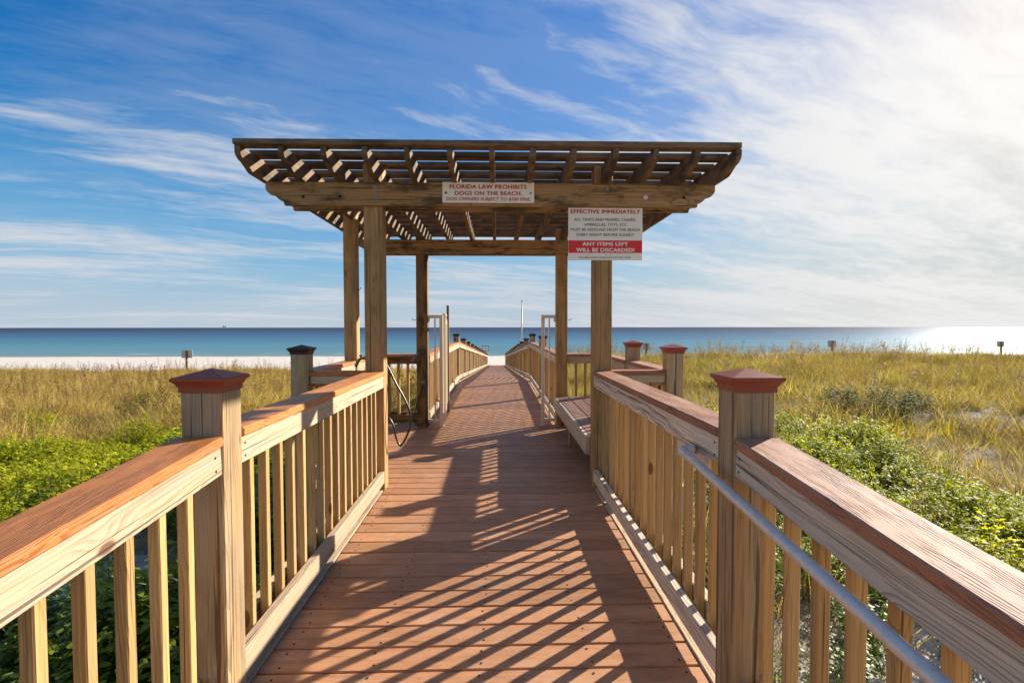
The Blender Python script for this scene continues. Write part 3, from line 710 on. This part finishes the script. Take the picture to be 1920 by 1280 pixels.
# ------------------------------------------------------------------ gate
for sx in (-1, 1):
    t = thing('gate_side_frame', (sx * 0.72, BY, 0), {-1: 'narrow cream metal side frame fixed to the left rear pergola post', 1: 'narrow cream metal side frame fixed to the right rear pergola post'}[sx], 'gate frame', 'gate side frames')
    xo = 0.637
    upright('stile', sx * xo, BY - 0.02, 0.012, 1.395, 0.042, 'gate', t, bev=0.004)
    upright('picket', sx * 0.715, BY - 0.02, 0.09, 1.35, 0.018, 'gate', t, bev=0.002)
    beam('top_bar', (sx * (xo + .021), BY - 0.02, 1.374), (sx * 0.80, BY - 0.02, 1.374), 0.040, 0.040, 'gate', t, (0, 0, 1), 0.004)
    beam('bottom_bar', (sx * (xo + .021), BY - 0.02, 0.075), (sx * 0.80, BY - 0.02, 0.075), 0.034, 0.034, 'gate', t, (0, 0, 1), 0.004)
    beam('bracket', (sx * 0.772, BY - 0.02, 1.345), (sx * 0.80, BY - 0.02, 1.345), 0.05, 0.075, 'gate', t, (0, 0, 1), 0.004)
    lathe('foot_plate', [(0.035, 0), (0.035, 0.008), (0.028, 0.010)], 'gate', t, Matrix.Translation((sx * xo, BY - 0.02, 0.002)), 12)
t = thing('gate_leaf', (-0.615, 6.72, 0.06), 'cream metal gate swung open edge-on beside the left gate frame', 'gate')
ga = Vector((-0.607, 6.70, 0)); gd = Vector((-0.075, 0.93, 0)); gn = Vector((gd.y, -gd.x, 0)).normalized()
for k in range(8):
    p = ga + gd * (k / 7); sz = 0.044 if k in (0, 7) else 0.018
    upright('stile' if k in (0, 7) else 'picket', p.x, p.y, 0.06 if k in (0, 7) else .12, 1.36 if k in (0, 7) else 1.32, sz, 'gate', t, bev=0.003)
for zz in (0.12, 1.31): beam('cross_bar', ga + gd * .03 + Vector((0, 0, zz)), ga + gd * .97 + Vector((0, 0, zz)), 0.034, 0.034, 'gate', t, (0, 0, 1))
lathe('latch_knob', [(0.020, 0), (0.030, 0.012), (0.034, 0.03), (0.030, 0.048), (0.018, 0.058)], 'gate', t, Matrix.Translation((ga.x, ga.y, 1.355)), 14)
beam('latch', (ga.x - .03, ga.y - .01, 1.02), (ga.x - .03, ga.y - .01, 1.18), 0.02, 0.03, 'rubber', t, (0, 1, 0))
st = tag(upright('gate_stop_post', X_at(840.3, 7.75), 7.75, -0.3, 1.56, 0.036, 'stake', None), 'thin brown wooden stake standing up behind the open gate', 'stake')

# ------------------------------------------------------------------ bench
t = thing('bench', (1.1, 5.3, 0), 'built-in composite bench along the right bay with grey front board', 'bench')
for i in range(4):
    xs = 0.80 + 0.143 * i
    beam('seat_board', (xs + 0.07, 4.17 + (0.0 if i else 0.0), 0.362), (xs + 0.07, 6.56, 0.362 + random.uniform(-.001, .001)), 0.137, 0.026, 'bench', t, (0, 0, 1), 0.004)
beam('front_board', (0.785, 4.175, 0.296), (0.785, 6.55, 0.296), 0.036, 0.150, 'greyrail', t, (0, 0, 1), 0.004)
for yy in (4.6, 5.45, 6.3):
    upright('leg', 1.27, yy, 0.0, 0.348, 0.085, 'post', t)
    beam('cross_piece', (0.806, yy, 0.303), (1.35, yy, 0.303), 0.038, 0.088, 'post', t)
beam('light_block_panel', (1.34, 4.18, 0.18), (1.34, 6.55, 0.18), 0.02, 0.33, 'post', t, (0, 0, 1), 0.002)  # added panel that blocks the sun, keeping the space under the seat dark
upright('leg', 0.85, 5.45, 0.0, 0.348, 0.085, 'post', t)

# ------------------------------------------------------------------ handrails
def handrail(label, path, rad, brackets, plate=None):
    t = thing('handrail', path[1], label, 'handrail', 'metal handrails')
    tube('pipe', path, rad, 'steel', t, 16)
    for p, q in brackets:
        tube('bracket', spline([p, (Vector(p) + Vector(q)) / 2 + Vector((0, 0, -0.025)), q], 5), 0.008, 'steel', t, 8)
    if plate: beam('wall_plate', plate[0], plate[1], plate[2], plate[3], 'steel', t, (0, 0, 1), 0.002)
hx = 0.742; HR = 0.0155
def hz_(y): return 0.765 - (1.66 - y) / 12.0
hp = spline([(0.795, 1.925, hz_(1.90)), (0.762, 1.935, hz_(1.90)), (0.742, 1.915, hz_(1.90)), (hx, 1.875, hz_(1.87))], 6) + [Vector((hx, yy, hz_(yy))) for yy in np.linspace(1.8, -2.4, 22)]
handrail('thick galvanised pipe handrail sloping along the lower right railing', hp, HR, [((hx, yy, hz_(yy) - .018), (0.80, yy, hz_(yy) - .055)) for yy in (0.6, -0.6, -1.8)], ((0.798, 1.80, 0.752), (0.798, 2.12, 0.752), 0.006, 0.062))
def fz(y): return deck_z(y) + 0.77
hp = spline([(0.795, 12.05, fz(12.2)), (0.765, 12.04, fz(12.2)), (0.742, 12.12, fz(12.2)), (hx, 12.3, fz(12.3))], 5) + [Vector((hx, yy, fz(yy))) for yy in np.linspace(12.6, 50.3, 30)]
handrail('thin pale handrail along the far right railing towards the beach', hp, 0.021, [((hx, yy, fz(yy) - .018), (0.80, yy, fz(yy) - .05)) for yy in np.arange(13.5, 50, 2.6)])

# ------------------------------------------------------------------ foot shower, hoses and taps
t = thing('water_tap', (-0.955, 4.16, 0.98), 'small metal water tap on the back of the left front pergola post', 'tap')
tube('spout', spline([(-0.94, 4.15, 0.985), (-0.985, 4.15, 1.0), (-1.02, 4.15, 0.985), (-1.045, 4.15, 0.935)], 6), [0.011] * 12 + [0.013] * 7, 'chrome', t, 10)
tube('handle', [(-1.005, 4.125, 1.02), (-1.005, 4.175, 1.02)], 0.007, 'chrome', t, 8)
tube('stem', [(-1.0, 4.15, 0.995), (-1.005, 4.15, 1.022)], 0.007, 'chrome', t, 8)
hp = spline([(-0.86, 4.19, 0.985), (-0.81, 4.2, 0.935), (-0.746, 4.2, 0.80), (-0.69, 4.2, 0.70), (-0.645, 4.2, 0.60), (-0.63, 4.2, 0.51), (-0.646, 4.2, 0.415), (-0.687, 4.2, 0.328), (-0.716, 4.2, 0.302), (-0.746, 4.2, 0.366), (-0.765, 4.2, 0.455), (-0.80, 4.2, 0.519), (-0.86, 4.19, 0.55)], 7)
tag(tube('water_hose', hp, 0.0085, 'rubber', None, 8), 'black rubber hose hanging in a loop behind left front pergola post', 'hose')
t = thing('spray_nozzle', (-0.93, 6.53, 0.95), 'dark spray nozzle with looped hose hung on the left rear post', 'nozzle')
tube('hook', spline([(-0.86, 6.568, 0.93), (-0.86, 6.52, 0.93), (-0.86, 6.50, 0.955)], 4), 0.008, 'brass', t, 8)
tube('nozzle', [(-0.875, 6.52, 0.945), (-0.925, 6.51, 0.90), (-0.965, 6.50, 0.845), (-0.99, 6.50, 0.81)], [0.014, 0.020, 0.019, 0.026], 'chrome', t, 10)
tube('trigger', spline([(-0.93, 6.49, 0.90), (-0.965, 6.47, 0.855), (-0.945, 6.48, 0.82)], 4), 0.006, 'chrome', t, 6)
tube('hose', spline([(-0.875, 6.52, 0.945), (-0.85, 6.50, 0.965), (-0.812, 6.50, 0.92), (-0.803, 6.51, 0.80), (-0.825, 6.535, 0.66), (-0.85, 6.54, 0.55), (-0.90, 6.535, 0.40), (-0.955, 6.52, 0.20), (-0.965, 6.50, 0.10), (-0.93, 6.48, 0.05), (-0.86, 6.48, 0.05), (-0.815, 6.50, 0.14), (-0.812, 6.52, 0.32), (-0.835, 6.545, 0.46), (-0.85, 6.545, 0.56)], 7), 0.0075, 'rubber', t, 8)
tube('valve', [(-0.85, 6.535, 0.59), (-0.85, 6.535, 0.53)], 0.024, 'chrome', t, 10)

# ------------------------------------------------------------------ things on the beach and the dunes
def beach_sign(px_, py0, py1, pw, D, label, mat='plywood', post_s=0.09):
    x = X_at(px_, D); z0, z1 = Z_at(py1, D), Z_at(py0, D); g = float(ground_z(x, D)); wd = pw * D / F
    t = thing('dune_sign', (x, D, g), label, 'sign', 'notice boards on the dune edge')
    upright('post', x, D - 0.03, g - 0.3, z1 - 0.02, post_s, 'stake', t)
    beam('board', (x - wd / 2, D + 0.03, (z0 + z1) / 2), (x + wd / 2, D + 0.03, (z0 + z1) / 2), 0.02, z1 - z0, mat, t, (0, 0, 1))
beach_sign(359.5, 654.5, 669, 20, 43.0, 'small board on a brown post on the beach, left of the boardwalk', post_s=0.14)
beach_sign(1571.5, 639, 651.5, 16.5, 41.0, 'square board on a post at right dune edge, midway to the frame edge', post_s=0.13)
beach_sign(1902.5, 640.5, 652, 15.5, 42.0, 'square board on a post on the dune, farthest right', post_s=0.13)
beach_sign(1214.0, 643, 656, 13.5, 40.0, 'small pale board on a post just behind the red-capped bay post', post_s=0.12)
D = 52.5; x = X_at(910.2, D); g = float(ground_z(x, D))
t = thing('beach_notice', (x, D, g), 'small white framed notice beside the beach end of the walkway', 'sign')
upright('post', x, D + 0.05, g - 0.3, Z_at(650, D), 0.08, 'stake', t)
z0, z1 = Z_at(657, D), Z_at(647.3, D); wd = 12.6 * D / F
beam('board', (x - wd / 2, D, (z0 + z1) / 2), (x + wd / 2, D, (z0 + z1) / 2), 0.02, z1 - z0, 'black', t, (0, 0, 1))
beam('panel', (x - wd / 2 + .05, D - .012, (z0 + z1) / 2), (x + wd / 2 - .05, D - .012, (z0 + z1) / 2), 0.006, z1 - z0 - .1, 'whitesign', t, (0, 0, 1))
for k in range(3): beam('print_line', (x - wd * .3, D - .018, z0 + (z1 - z0) * (.32 + .18 * k)), (x + wd * .3, D - .018, z0 + (z1 - z0) * (.32 + .18 * k)), 0.003, .035, 'bolt', t, (0, 0, 1), 0)
D = 47.0; g = float(ground_z(X_at(977, D), D))
t = thing('beach_pole', (X_at(976.8, D), D, g), 'tall thin pole with a small ball on top, beyond the boardwalk', 'pole')
pb = (X_at(976.2, D), D, g - .3); pt = (X_at(979.2, D), D, Z_at(566.5, D))
tube('shaft', [pb, pt], [0.07, 0.05], 'pole', t, 10)
lathe('ball', [(0.02, 0), (0.08, 0.04), (0.10, 0.10), (0.08, 0.16), (0.02, 0.20)], 'pole', t, Matrix.Translation(pt), 12)
names = ['stump of a dark stake in grass, far left on the beach edge', 'short dark stake in grass, second from the frame edge', 'short stake in the beach grass, third from the frame edge', 'short dark stake in the beach grass, fourth from the frame edge', 'short stake in the grass just left of the board on a post', 'short stake in grass directly beside the board on a post', 'short stake in the grass right of the board on a post']
for k, px_ in enumerate((84, 97.5, 165, 180.5, 320.5, 341, 392)):
    D = 44.5 + 0.4 * (k % 2); x = X_at(px_, D); g = float(ground_z(x, D))
    tag(upright('stake', x, D, g - .3, Z_at(688.5 + 1.2 * (k % 3), D), 0.15, 'stake', None), names[k], 'stake', 'stakes along the beach grass')
D = 6500.0; x = X_at(430, D)
t = thing('oil_platform', (x, D, -3), 'tiny offshore platform on the horizon, left part of the sea', 'platform')
beam('deck', (x - 22, D, 12), (x + 22, D, 12), 20, 8, 'haze_steel', t, (0, 0, 1), 0)
for k in (-16, 16): upright('leg', x + k, D, -6, 8, 5, 'haze_steel', t, bev=0)
upright('tower', x + 8, D, 16, 34, 6, 'haze_steel', t, bev=0)
upright('cabin', x - 12, D, 16, 24, 11, 'haze_steel', t, bev=0)
D = 116.0; x = X_at(1669, D)
V, Fc = tube_data(spline([(x - .38, D, -2.90), (x - .25, D, -2.90), (x, D, -2.93), (x + .22, D, -2.90), (x + .30, D, -2.78), (x + .33, D, -2.66), (x + .42, D, -2.65), (x + .58, D, -2.70)], 5), [0.03 + 0.13 * math.sin(math.pi * min(1, i / 18)) if i < 16 else 0.07 - 0.0025 * (i - 16) for i in range(36)], 8)
me = mesh_from('bird', [v - Vector((x, D, -3)) for v in V], Fc, True)
tag(link('floating_bird', me, None, M['feather'], Matrix.Translation((x, D, -3))), 'tiny dark water bird floating on the pale sea', 'bird')

# ------------------------------------------------------------------ vegetation
def strip_mesh(name, blades, mats):
    """blades: list of (list of (centre, half width vector)), tint, material index"""
    V = []; Fc = []; T = []; MI = []
    for pts, tint, mi in blades:
        o = len(V)
        for c, hw in pts:
            V.append(c - hw); V.append(c + hw); T += [tint, tint]
        for i in range(len(pts) - 1): Fc.append((o + 2 * i, o + 2 * i + 1, o + 2 * i + 3, o + 2 * i + 2)); MI.append(mi)
    me = mesh_from(name, V, Fc)
    at = me.attributes.new('tint', 'FLOAT', 'POINT'); at.data.foreach_set('value', T)
    for mname in mats: me.materials.append(M[mname])
    me.polygons.foreach_set('material_index', MI)
    return me

def blade(base, az, lean, length, width, bend, rnd, seg=3):
    pts = []; p = Vector(base); d = Vector((math.cos(az) * lean, math.sin(az) * lean, 1)).normalized(); step = length / seg
    sidev = Vector((-math.sin(az + rnd.uniform(-1.2, 1.2)), math.cos(az + rnd.uniform(-1.2, 1.2)), 0)).normalized()
    for i in range(seg + 1):
        pts.append((p.copy(), sidev * width * (1 - (i / seg) ** 1.6 * 0.93) / 2))
        d = (d + Vector((math.cos(az) * bend, math.sin(az) * bend, -bend * 0.75)) * (0.35 + i / seg)).normalized(); p = p + d * step
    return pts

def tuft(name, n, h, spread, mats, seeds=0, wind=0.0, flat=0.0, wid=0.006, rs=0):
    r = random.Random(rs); bl = []
    for i in range(n):
        a = r.uniform(0, 2 * math.pi); rr = spread * math.sqrt(r.random())
        az = a + r.gauss(0, 0.6)
        if r.random() < wind: az = r.gauss(math.pi * 0.98, 0.5)
        hh = h * r.uniform(0.5, 1.1)
        bl.append((blade((rr * math.cos(a), rr * math.sin(a), -0.03), az, r.uniform(0.05, 0.5) + flat, hh, wid * r.uniform(0.6, 1.3), r.uniform(0.05, 0.42), r), r.random(), 0 if r.random() < 0.75 or len(mats) < 2 else 1))
    for i in range(seeds):
        az = r.gauss(math.pi, 0.9); hh = h * r.uniform(1.25, 1.75)
        b = blade((r.uniform(-.1, .1), r.uniform(-.1, .1), 0), az, r.uniform(0.02, 0.22), hh, 0.0045, r.uniform(0.02, 0.07), r, 6)
        bl.append((b, 0.6, len(mats) - 1))
        for c, hw in b[4:]:
            for k in range(7):
                q = c + Vector((r.uniform(-.02, .02), r.uniform(-.02, .02), r.uniform(-.09, .04)))
                bl.append((blade(q, az + r.uniform(-.8, .8), 0.9, 0.055, 0.016, 0.5, r, 2), r.random(), len(mats) - 1))
    return strip_mesh(name, bl, mats)

def leaf_clump(name, n, rad, height, leaf, mats, rs=0, stems=10, droop=0.3, upright_=0.5, fluff=1.0):
    """a leafy sprig cluster: twigs with leaves round them, filling a low dome"""
    r = random.Random(rs); bl = []; tips = []
    for i in range(stems):
        a = r.uniform(0, 2 * math.pi); e = math.sqrt(r.random())
        tip = Vector((math.cos(a) * rad * e, math.sin(a) * rad * e, height * (0.35 + 0.65 * math.sqrt(max(0, 1 - e * e * .8))) * r.uniform(.75, 1.08)))
        foot = Vector((tip.x * 0.3, tip.y * 0.3, -0.02)); tips.append((foot, tip))
        sv = Vector((-math.sin(a), math.cos(a), 0)) * 0.003
        bl.append(([(foot, sv), ((foot + tip) / 2 + Vector((0, 0, .02)), sv), (tip, sv * .5)], 0.1, 1))
    for i in range(n):
        foot, tip = r.choice(tips); s = 1 - r.random() ** 1.7 * 0.75
        c = foot.lerp(tip, s) + Vector((r.gauss(0, .25), r.gauss(0, .25), r.gauss(0, .2))) * leaf * 1.1 * fluff
        az = r.uniform(0, 2 * math.pi); pitch = r.uniform(-droop, 1.2) * upright_ + 0.1
        d = Vector((math.cos(az) * math.cos(pitch), math.sin(az) * math.cos(pitch), math.sin(pitch)))
        sv = Vector((-math.sin(az), math.cos(az), r.uniform(-.5, .5))).normalized(); L = leaf * r.uniform(.6, 1.2)
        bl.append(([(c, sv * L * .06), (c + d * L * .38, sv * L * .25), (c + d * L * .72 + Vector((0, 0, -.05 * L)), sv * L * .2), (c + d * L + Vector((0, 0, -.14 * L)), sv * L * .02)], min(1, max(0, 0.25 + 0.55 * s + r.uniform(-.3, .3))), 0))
    return strip_mesh(name, bl, mats)

def scatter(name, pts, variants, label, cat):
    """one object of kind stuff: instances of a few tufts at many spots; pts rows = x y z, tilt x, tilt y, spin, scale xy, scale z, variant"""
    src = bpy.data.collections.new(name + '_source')
    for i, me in enumerate(variants):
        o = bpy.data.objects.new('%s_source_%02d' % (name, i), me); src.objects.link(o)
    A = np.asarray(pts, float); me = bpy.data.meshes.new(name); me.from_pydata(A[:, :3].tolist(), [], [])
    a = me.attributes.new('rot', 'FLOAT_VECTOR', 'POINT'); a.data.foreach_set('vector', A[:, 3:6].ravel())
    a = me.attributes.new('scl', 'FLOAT_VECTOR', 'POINT'); a.data.foreach_set('vector', np.stack([A[:, 6], A[:, 6], A[:, 7]], -1).ravel())
    a = me.attributes.new('pick', 'INT', 'POINT'); a.data.foreach_set('value', A[:, 8].astype(np.int32))
    o = bpy.data.objects.new(name, me); COL.objects.link(o); WORLD[o] = Matrix.Identity(4)
    ng = bpy.data.node_groups.new(name, 'GeometryNodeTree')
    ng.interface.new_socket('Geometry', in_out='INPUT', socket_type='NodeSocketGeometry'); ng.interface.new_socket('Geometry', in_out='OUTPUT', socket_type='NodeSocketGeometry')
    N = ng.nodes; gi = N.new('NodeGroupInput'); go = N.new('NodeGroupOutput'); ins = N.new('GeometryNodeInstanceOnPoints'); ci = N.new('GeometryNodeCollectionInfo')
    ci.inputs['Collection'].default_value = src; ci.inputs['Separate Children'].default_value = True; ci.inputs['Reset Children'].default_value = True
    ng.links.new(gi.outputs[0], ins.inputs['Points']); ng.links.new(ci.outputs[0], ins.inputs['Instance']); ins.inputs['Pick Instance'].default_value = True
    for nm, ty, sock in (('rot', 'FLOAT_VECTOR', 'Rotation'), ('scl', 'FLOAT_VECTOR', 'Scale'), ('pick', 'INT', 'Instance Index')):
        na = N.new('GeometryNodeInputNamedAttribute'); na.data_type = ty; na.inputs['Name'].default_value = nm
        ng.links.new(na.outputs['Attribute'], ins.inputs[sock])
    ng.links.new(ins.outputs[0], go.inputs[0])
    md = o.modifiers.new('scatter', 'NODES'); md.node_group = ng
    return tag(o, label, cat, None, 'stuff')

def spots(n, xr, yr, accept, nv, smin, smax, tilt=0.12, zoff=0.0, zs=(0.85, 1.15), clump=0.0, cs=0.6):
    x = rng.uniform(*xr, n); y = rng.uniform(*yr, n)
    k = accept(x, y) > rng.random(n); x, y = x[k], y[k]; c = len(x)
    s = rng.uniform(smin, smax, c) * (1 + clump * np.clip(fbm(x * cs + 71, y * cs + 13, 3) * 3.2, -0.75, 1.0))
    return np.stack([x, y, ground_z(x, y) + zoff, rng.normal(0, tilt, c), rng.normal(0, tilt, c), rng.uniform(0, 6.28, c), s, s * rng.uniform(*zs, c), rng.integers(0, nv, c)], -1)

def in_view(x, y, margin=9.0):
    return (np.abs(x) < 1.25 * y + margin) & (np.abs(x) > 1.15)
def walk_clear(x, y):
    inner = np.where((y > 3.9) & (y < 6.9), 1.75, 1.05); return np.abs(x) > inner

lstrip = lambda x, y: sst(x, -8.4, -6.6) * (1 - sst(x, -4.6, -3.9)) * sst(y, 1.5, 3) * (1 - sst(y + 0.25 * (x + 5), 9.0, 10.4))
rstrip = lambda x, y: sst(x, 3.5, 4.3) * (1 - sst(x + 1.3 * fbm(x * .5, y * .5), 5.4, 7.0)) * sst(y, 1.5, 3) * (1 - sst(y, 9.2, 10.6))
bare = lambda x, y: sst(fbm(x * 0.33 + 3, y * 0.33 + 8, 3), 0.03, 0.12)
rbare = lambda x, y: np.exp(-(((x - 11.8) / 2.2) ** 2 + ((y - 12.3) / 1.5) ** 2)) * .8 + np.exp(-(((x - 7.5) / 1.2) ** 2 + ((y - 9.5) / 0.7) ** 2)) * .5

# dry golden grass of the left field, greener grass of the right field
V1 = [tuft('dry_tuft', 40, 0.62, 0.17, ['straw', 'olive'], 0, 0.25, 0.12, 0.0115, k) for k in range(5)] + [tuft('dry_tuft_seed', 34, 0.62, 0.18, ['straw', 'olive', 'seed'], 2, 0.25, 0.12, 0.011, 9)]
def acc(x, y):
    g = in_view(x, y) & walk_clear(x, y) & (y < 45.5 - 1.0 * np.sin(x * .35))
    d = sst(y - 0.12 * (x + 12), 8.6, 10.8)
    return g * np.clip(d, 0, 1) * (1 - 0.6 * lstrip(x, y))
A = np.concatenate([spots(12600, (-39, -1.0), (7, 24), acc, 6, 0.85, 1.3, 0.16, clump=0.45), spots(14400, (-67, -1.0), (24, 46), acc, 6, 0.78, 1.15, 0.14, clump=0.45, cs=0.4)])
scatter('dry_dune_grass', A, V1, 'golden dry dune grass covering the left field', 'grass')
V2 = [tuft('green_tuft', 38, 0.60, 0.16, ['olive', 'straw'], 0, 0.35, 0.12, 0.011, 20 + k) for k in range(5)] + [tuft('green_tuft_seed', 32, 0.6, 0.16, ['olive', 'straw', 'seed'], 3, 0.35, 0.12, 0.0105, 31)]
def acc(x, y):
    g = in_view(x, y) & walk_clear(x, y) & (y < 40 + 1.5 * np.sin(x * .3))
    d = np.maximum(sst(y, 8.0, 12.0) * np.where(x > 5.5, 0.62 + 0.38 * sst(y, 12, 17), 1), 0.30 * sst(x, 6.0, 7.5))
    d = np.where((x < 6) & (y > 6.9), np.maximum(d, 0.9), d)
    d = np.where((x < 4.4) & (y <= 6.9), 0.55, d); d = np.where((x >= 6) & (y < 12), np.maximum(d, 0.55), d)
    gap = 0.45 + 0.55 * sst(fbm(x * 0.42 + 5, y * 0.42 + 33, 3), -0.10, 0.06)
    return g * d * gap * (1 - np.clip(rbare(x, y) * 1.15, 0, 1)) * (1 - 0.7 * rstrip(x, y))
V2.append(tuft('sea_oats', 8, 0.62, 0.2, ['olive', 'straw', 'seed'], 5, 0.3, 0.1, 0.009, 33))
C = spots(420, (1.5, 58), (31, 40.5), lambda x, y: 1.0 * in_view(x, y), 1, 0.85, 1.35, 0.1); C[:, 8] = 6
A = np.concatenate([C, spots(13600, (1.0, 39), (3, 24), acc, 6, 0.7, 1.15, 0.18, clump=0.55), spots(11900, (1.0, 60), (24, 41.5), acc, 6, 0.85, 1.25, 0.14, clump=0.5, cs=0.4)])
scatter('green_dune_grass', A, V2, 'green and straw-coloured dune grass covering the right field', 'grass')

# flattened dead grass between the field and the green plants
V3 = [tuft('dead_tuft', 46, 0.42, 0.22, ['litter', 'straw'], 0, 0.1, 0.9, 0.0045, 40 + k) for k in range(4)]
def acc(x, y):
    g = in_view(x, y) & walk_clear(x, y)
    l = (x < 0) * (sst(y, 6.5, 8.5) * (1 - sst(y, 11, 14)) * 0.9 + 0.10)
    r = (x > 0) * (0.40 + 0.60 * sst(x, 5.5, 7) * (1 - sst(y, 14, 20)))
    return g * (l + r) * (1 - 0.75 * lstrip(x, y)) * (1 - 0.75 * rstrip(x, y)) * (1 - np.clip(rbare(x, y) * .8, 0, 1))
A = spots(12000, (-20, 22), (1.0, 19), acc, 4, 0.7, 1.2, 0.2)
scatter('dead_grass_mat', A, V3, 'pale brown dead grass lying between the plants', 'dead grass')

# green leafy cover along both sides
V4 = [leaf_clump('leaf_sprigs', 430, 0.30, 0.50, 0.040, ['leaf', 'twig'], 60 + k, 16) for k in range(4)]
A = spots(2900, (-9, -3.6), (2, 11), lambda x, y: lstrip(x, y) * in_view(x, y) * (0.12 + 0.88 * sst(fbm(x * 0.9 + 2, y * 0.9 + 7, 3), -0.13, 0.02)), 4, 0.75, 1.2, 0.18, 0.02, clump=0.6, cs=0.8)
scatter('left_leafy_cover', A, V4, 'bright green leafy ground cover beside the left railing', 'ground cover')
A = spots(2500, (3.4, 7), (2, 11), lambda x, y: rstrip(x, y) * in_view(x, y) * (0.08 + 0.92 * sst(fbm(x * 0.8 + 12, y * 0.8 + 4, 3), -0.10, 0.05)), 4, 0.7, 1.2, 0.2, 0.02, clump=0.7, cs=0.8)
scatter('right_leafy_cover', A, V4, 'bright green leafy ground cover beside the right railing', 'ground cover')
V5 = [leaf_clump('vine_sprigs', 230, 0.26, 0.42, 0.058, ['leafnear', 'twig'], 80 + k, 10, 0.5, 0.35) for k in range(4)]
def acc(x, y):
    bare_ = sst(fbm(x * 0.55 + 21, y * 0.55 + 2, 3), -0.02, 0.07)
    l = (x < 0) * (1 - sst(y, 6.5, 8.5)) * (1 - 0.92 * bare_ * sst(y, 3.0, 4.2)) * (1 - np.exp(-(((x + 2.9) / .75) ** 2 + ((y - 4.5) / .8) ** 2)))
    r = (x > 0) * 0.6 * (1 - 0.8 * bare_)
    return in_view(x, y) * walk_clear(x, y) * (np.abs(x) < 4.6) * (l + r)
A = np.concatenate([spots(1250, (-4.6, -1.0), (0.2, 9), acc, 4, 0.75, 1.25, 0.2, 0.0, (0.85, 1.4), 0.4, 0.9), spots(1700, (1.0, 4.6), (0.2, 9), acc, 4, 0.45, 0.85, 0.2)])
scatter('low_vines', A, V5, 'dark green low leafy plants growing close under the railings', 'ground cover')
V6 = [tuft('yellow_tuft', 26, 0.36, 0.16, ['yellowgrass', 'olive'], 0, 0.2, 0.1, 0.017, 95 + k) for k in range(3)]
A = np.concatenate([spots(60, (7.2, 11.5), (9.4, 11.6), lambda x, y: 0.75 + 0 * x, 3, 0.7, 1.1, 0.2), spots(46, (4.2, 6.0), (9.5, 13), lambda x, y: .6 + 0 * x, 3, 0.7, 1.1, 0.2)])
scatter('yellow_leaves', A, V6, 'yellow-green broad blades among bare sand in the right field', 'grass')

# single shrubs that stand out in the grass
def shrub(x, y, rad, h, n, leaf, mats, label, rs):
    g = float(ground_z(x, y)); t = thing('shrub', (x, y, g), label, 'shrub', 'single shrubs in the dune grass')
    me = leaf_clump('foliage', n, rad, h, leaf, mats, rs, 70, fluff=3.0)
    link('foliage', me, t, None, Matrix.Translation((x, y, g)))
    r = random.Random(rs)
    for k in range(5):
        a = r.uniform(0, 6.28); e = Vector((math.cos(a) * rad * .6, math.sin(a) * rad * .6, h * .7))
        tube('stem', [Vector((x, y, g - .05)), Vector((x, y, g)) + e * .5 + Vector((0, 0, .05)), Vector((x, y, g)) + e], [0.012, 0.009, 0.004], 'twig', t, 6)
shrub(9.3, 12.6, 1.3, 0.85, 9000, 0.062, ['leafdark', 'twig'], 'dusty dark green shrub in the right grass field behind yellow blades', 5)
shrub(-8.8, 13.6, 0.75, 0.85, 2400, 0.055, ['leafdark', 'twig'], 'dark green bush in dry grass just left of the red-capped post', 6)
shrub(-9.9, 11.6, 0.7, 0.55, 2000, 0.055, ['leaf', 'twig'], 'small bright green bush in the dry grass at the far left', 8)

# beach sunflowers under the left railing
fl = [(-2.62, 4.15, 0.30, 'yellow flower on bare sand between left balusters, the largest one'), (-2.15, 4.35, 0.30, 'yellow flower on the sand, close right of the largest one'), (-2.30, 2.75, 0.40, 'yellow flower low among green leaves at the lower left corner'), (-1.75, 3.6, 0.36, 'yellow flower among leaves behind the red-capped left post'), (-3.9, 5.4, 0.36, 'yellow flower at the edge of the green leafy cover on the left')]
for x, y, h, lab in fl:
    g = float(ground_z(x, y)); t = thing('sunflower', (x, y, g), lab, 'flower', 'yellow flowers beside the left railing')
    tube('stem', [(x, y, g), (x + .01, y, g + h)], 0.003, 'twig', t, 5)
    V = []; Fc = []
    for k in range(12):
        a = 2 * math.pi * k / 12; o = len(V); c, s = math.cos(a), math.sin(a); tl = 0.45
        for rr, ww in ((0.008, .003), (0.024, .008), (0.036, .002)):
            for sg_ in (-1, 1):
                px_, py_ = c * rr - s * ww * sg_, s * rr + c * ww * sg_
                V.append((px_, py_ * math.cos(tl * 1.7) , py_ * math.sin(tl * 1.7) + 0.004 * rr / .036))
        Fc += [(o, o + 1, o + 3, o + 2), (o + 2, o + 3, o + 5, o + 4)]
    link('petals', mesh_from('petals', V, Fc), t, M['petal'], Matrix.Translation((x + .01, y, g + h)))
    lathe('centre', [(0.009, -.003), (0.010, 0.002), (0.004, 0.006)], 'brass', t, Matrix.Translation((x + .01, y - .002, g + h)), 8)
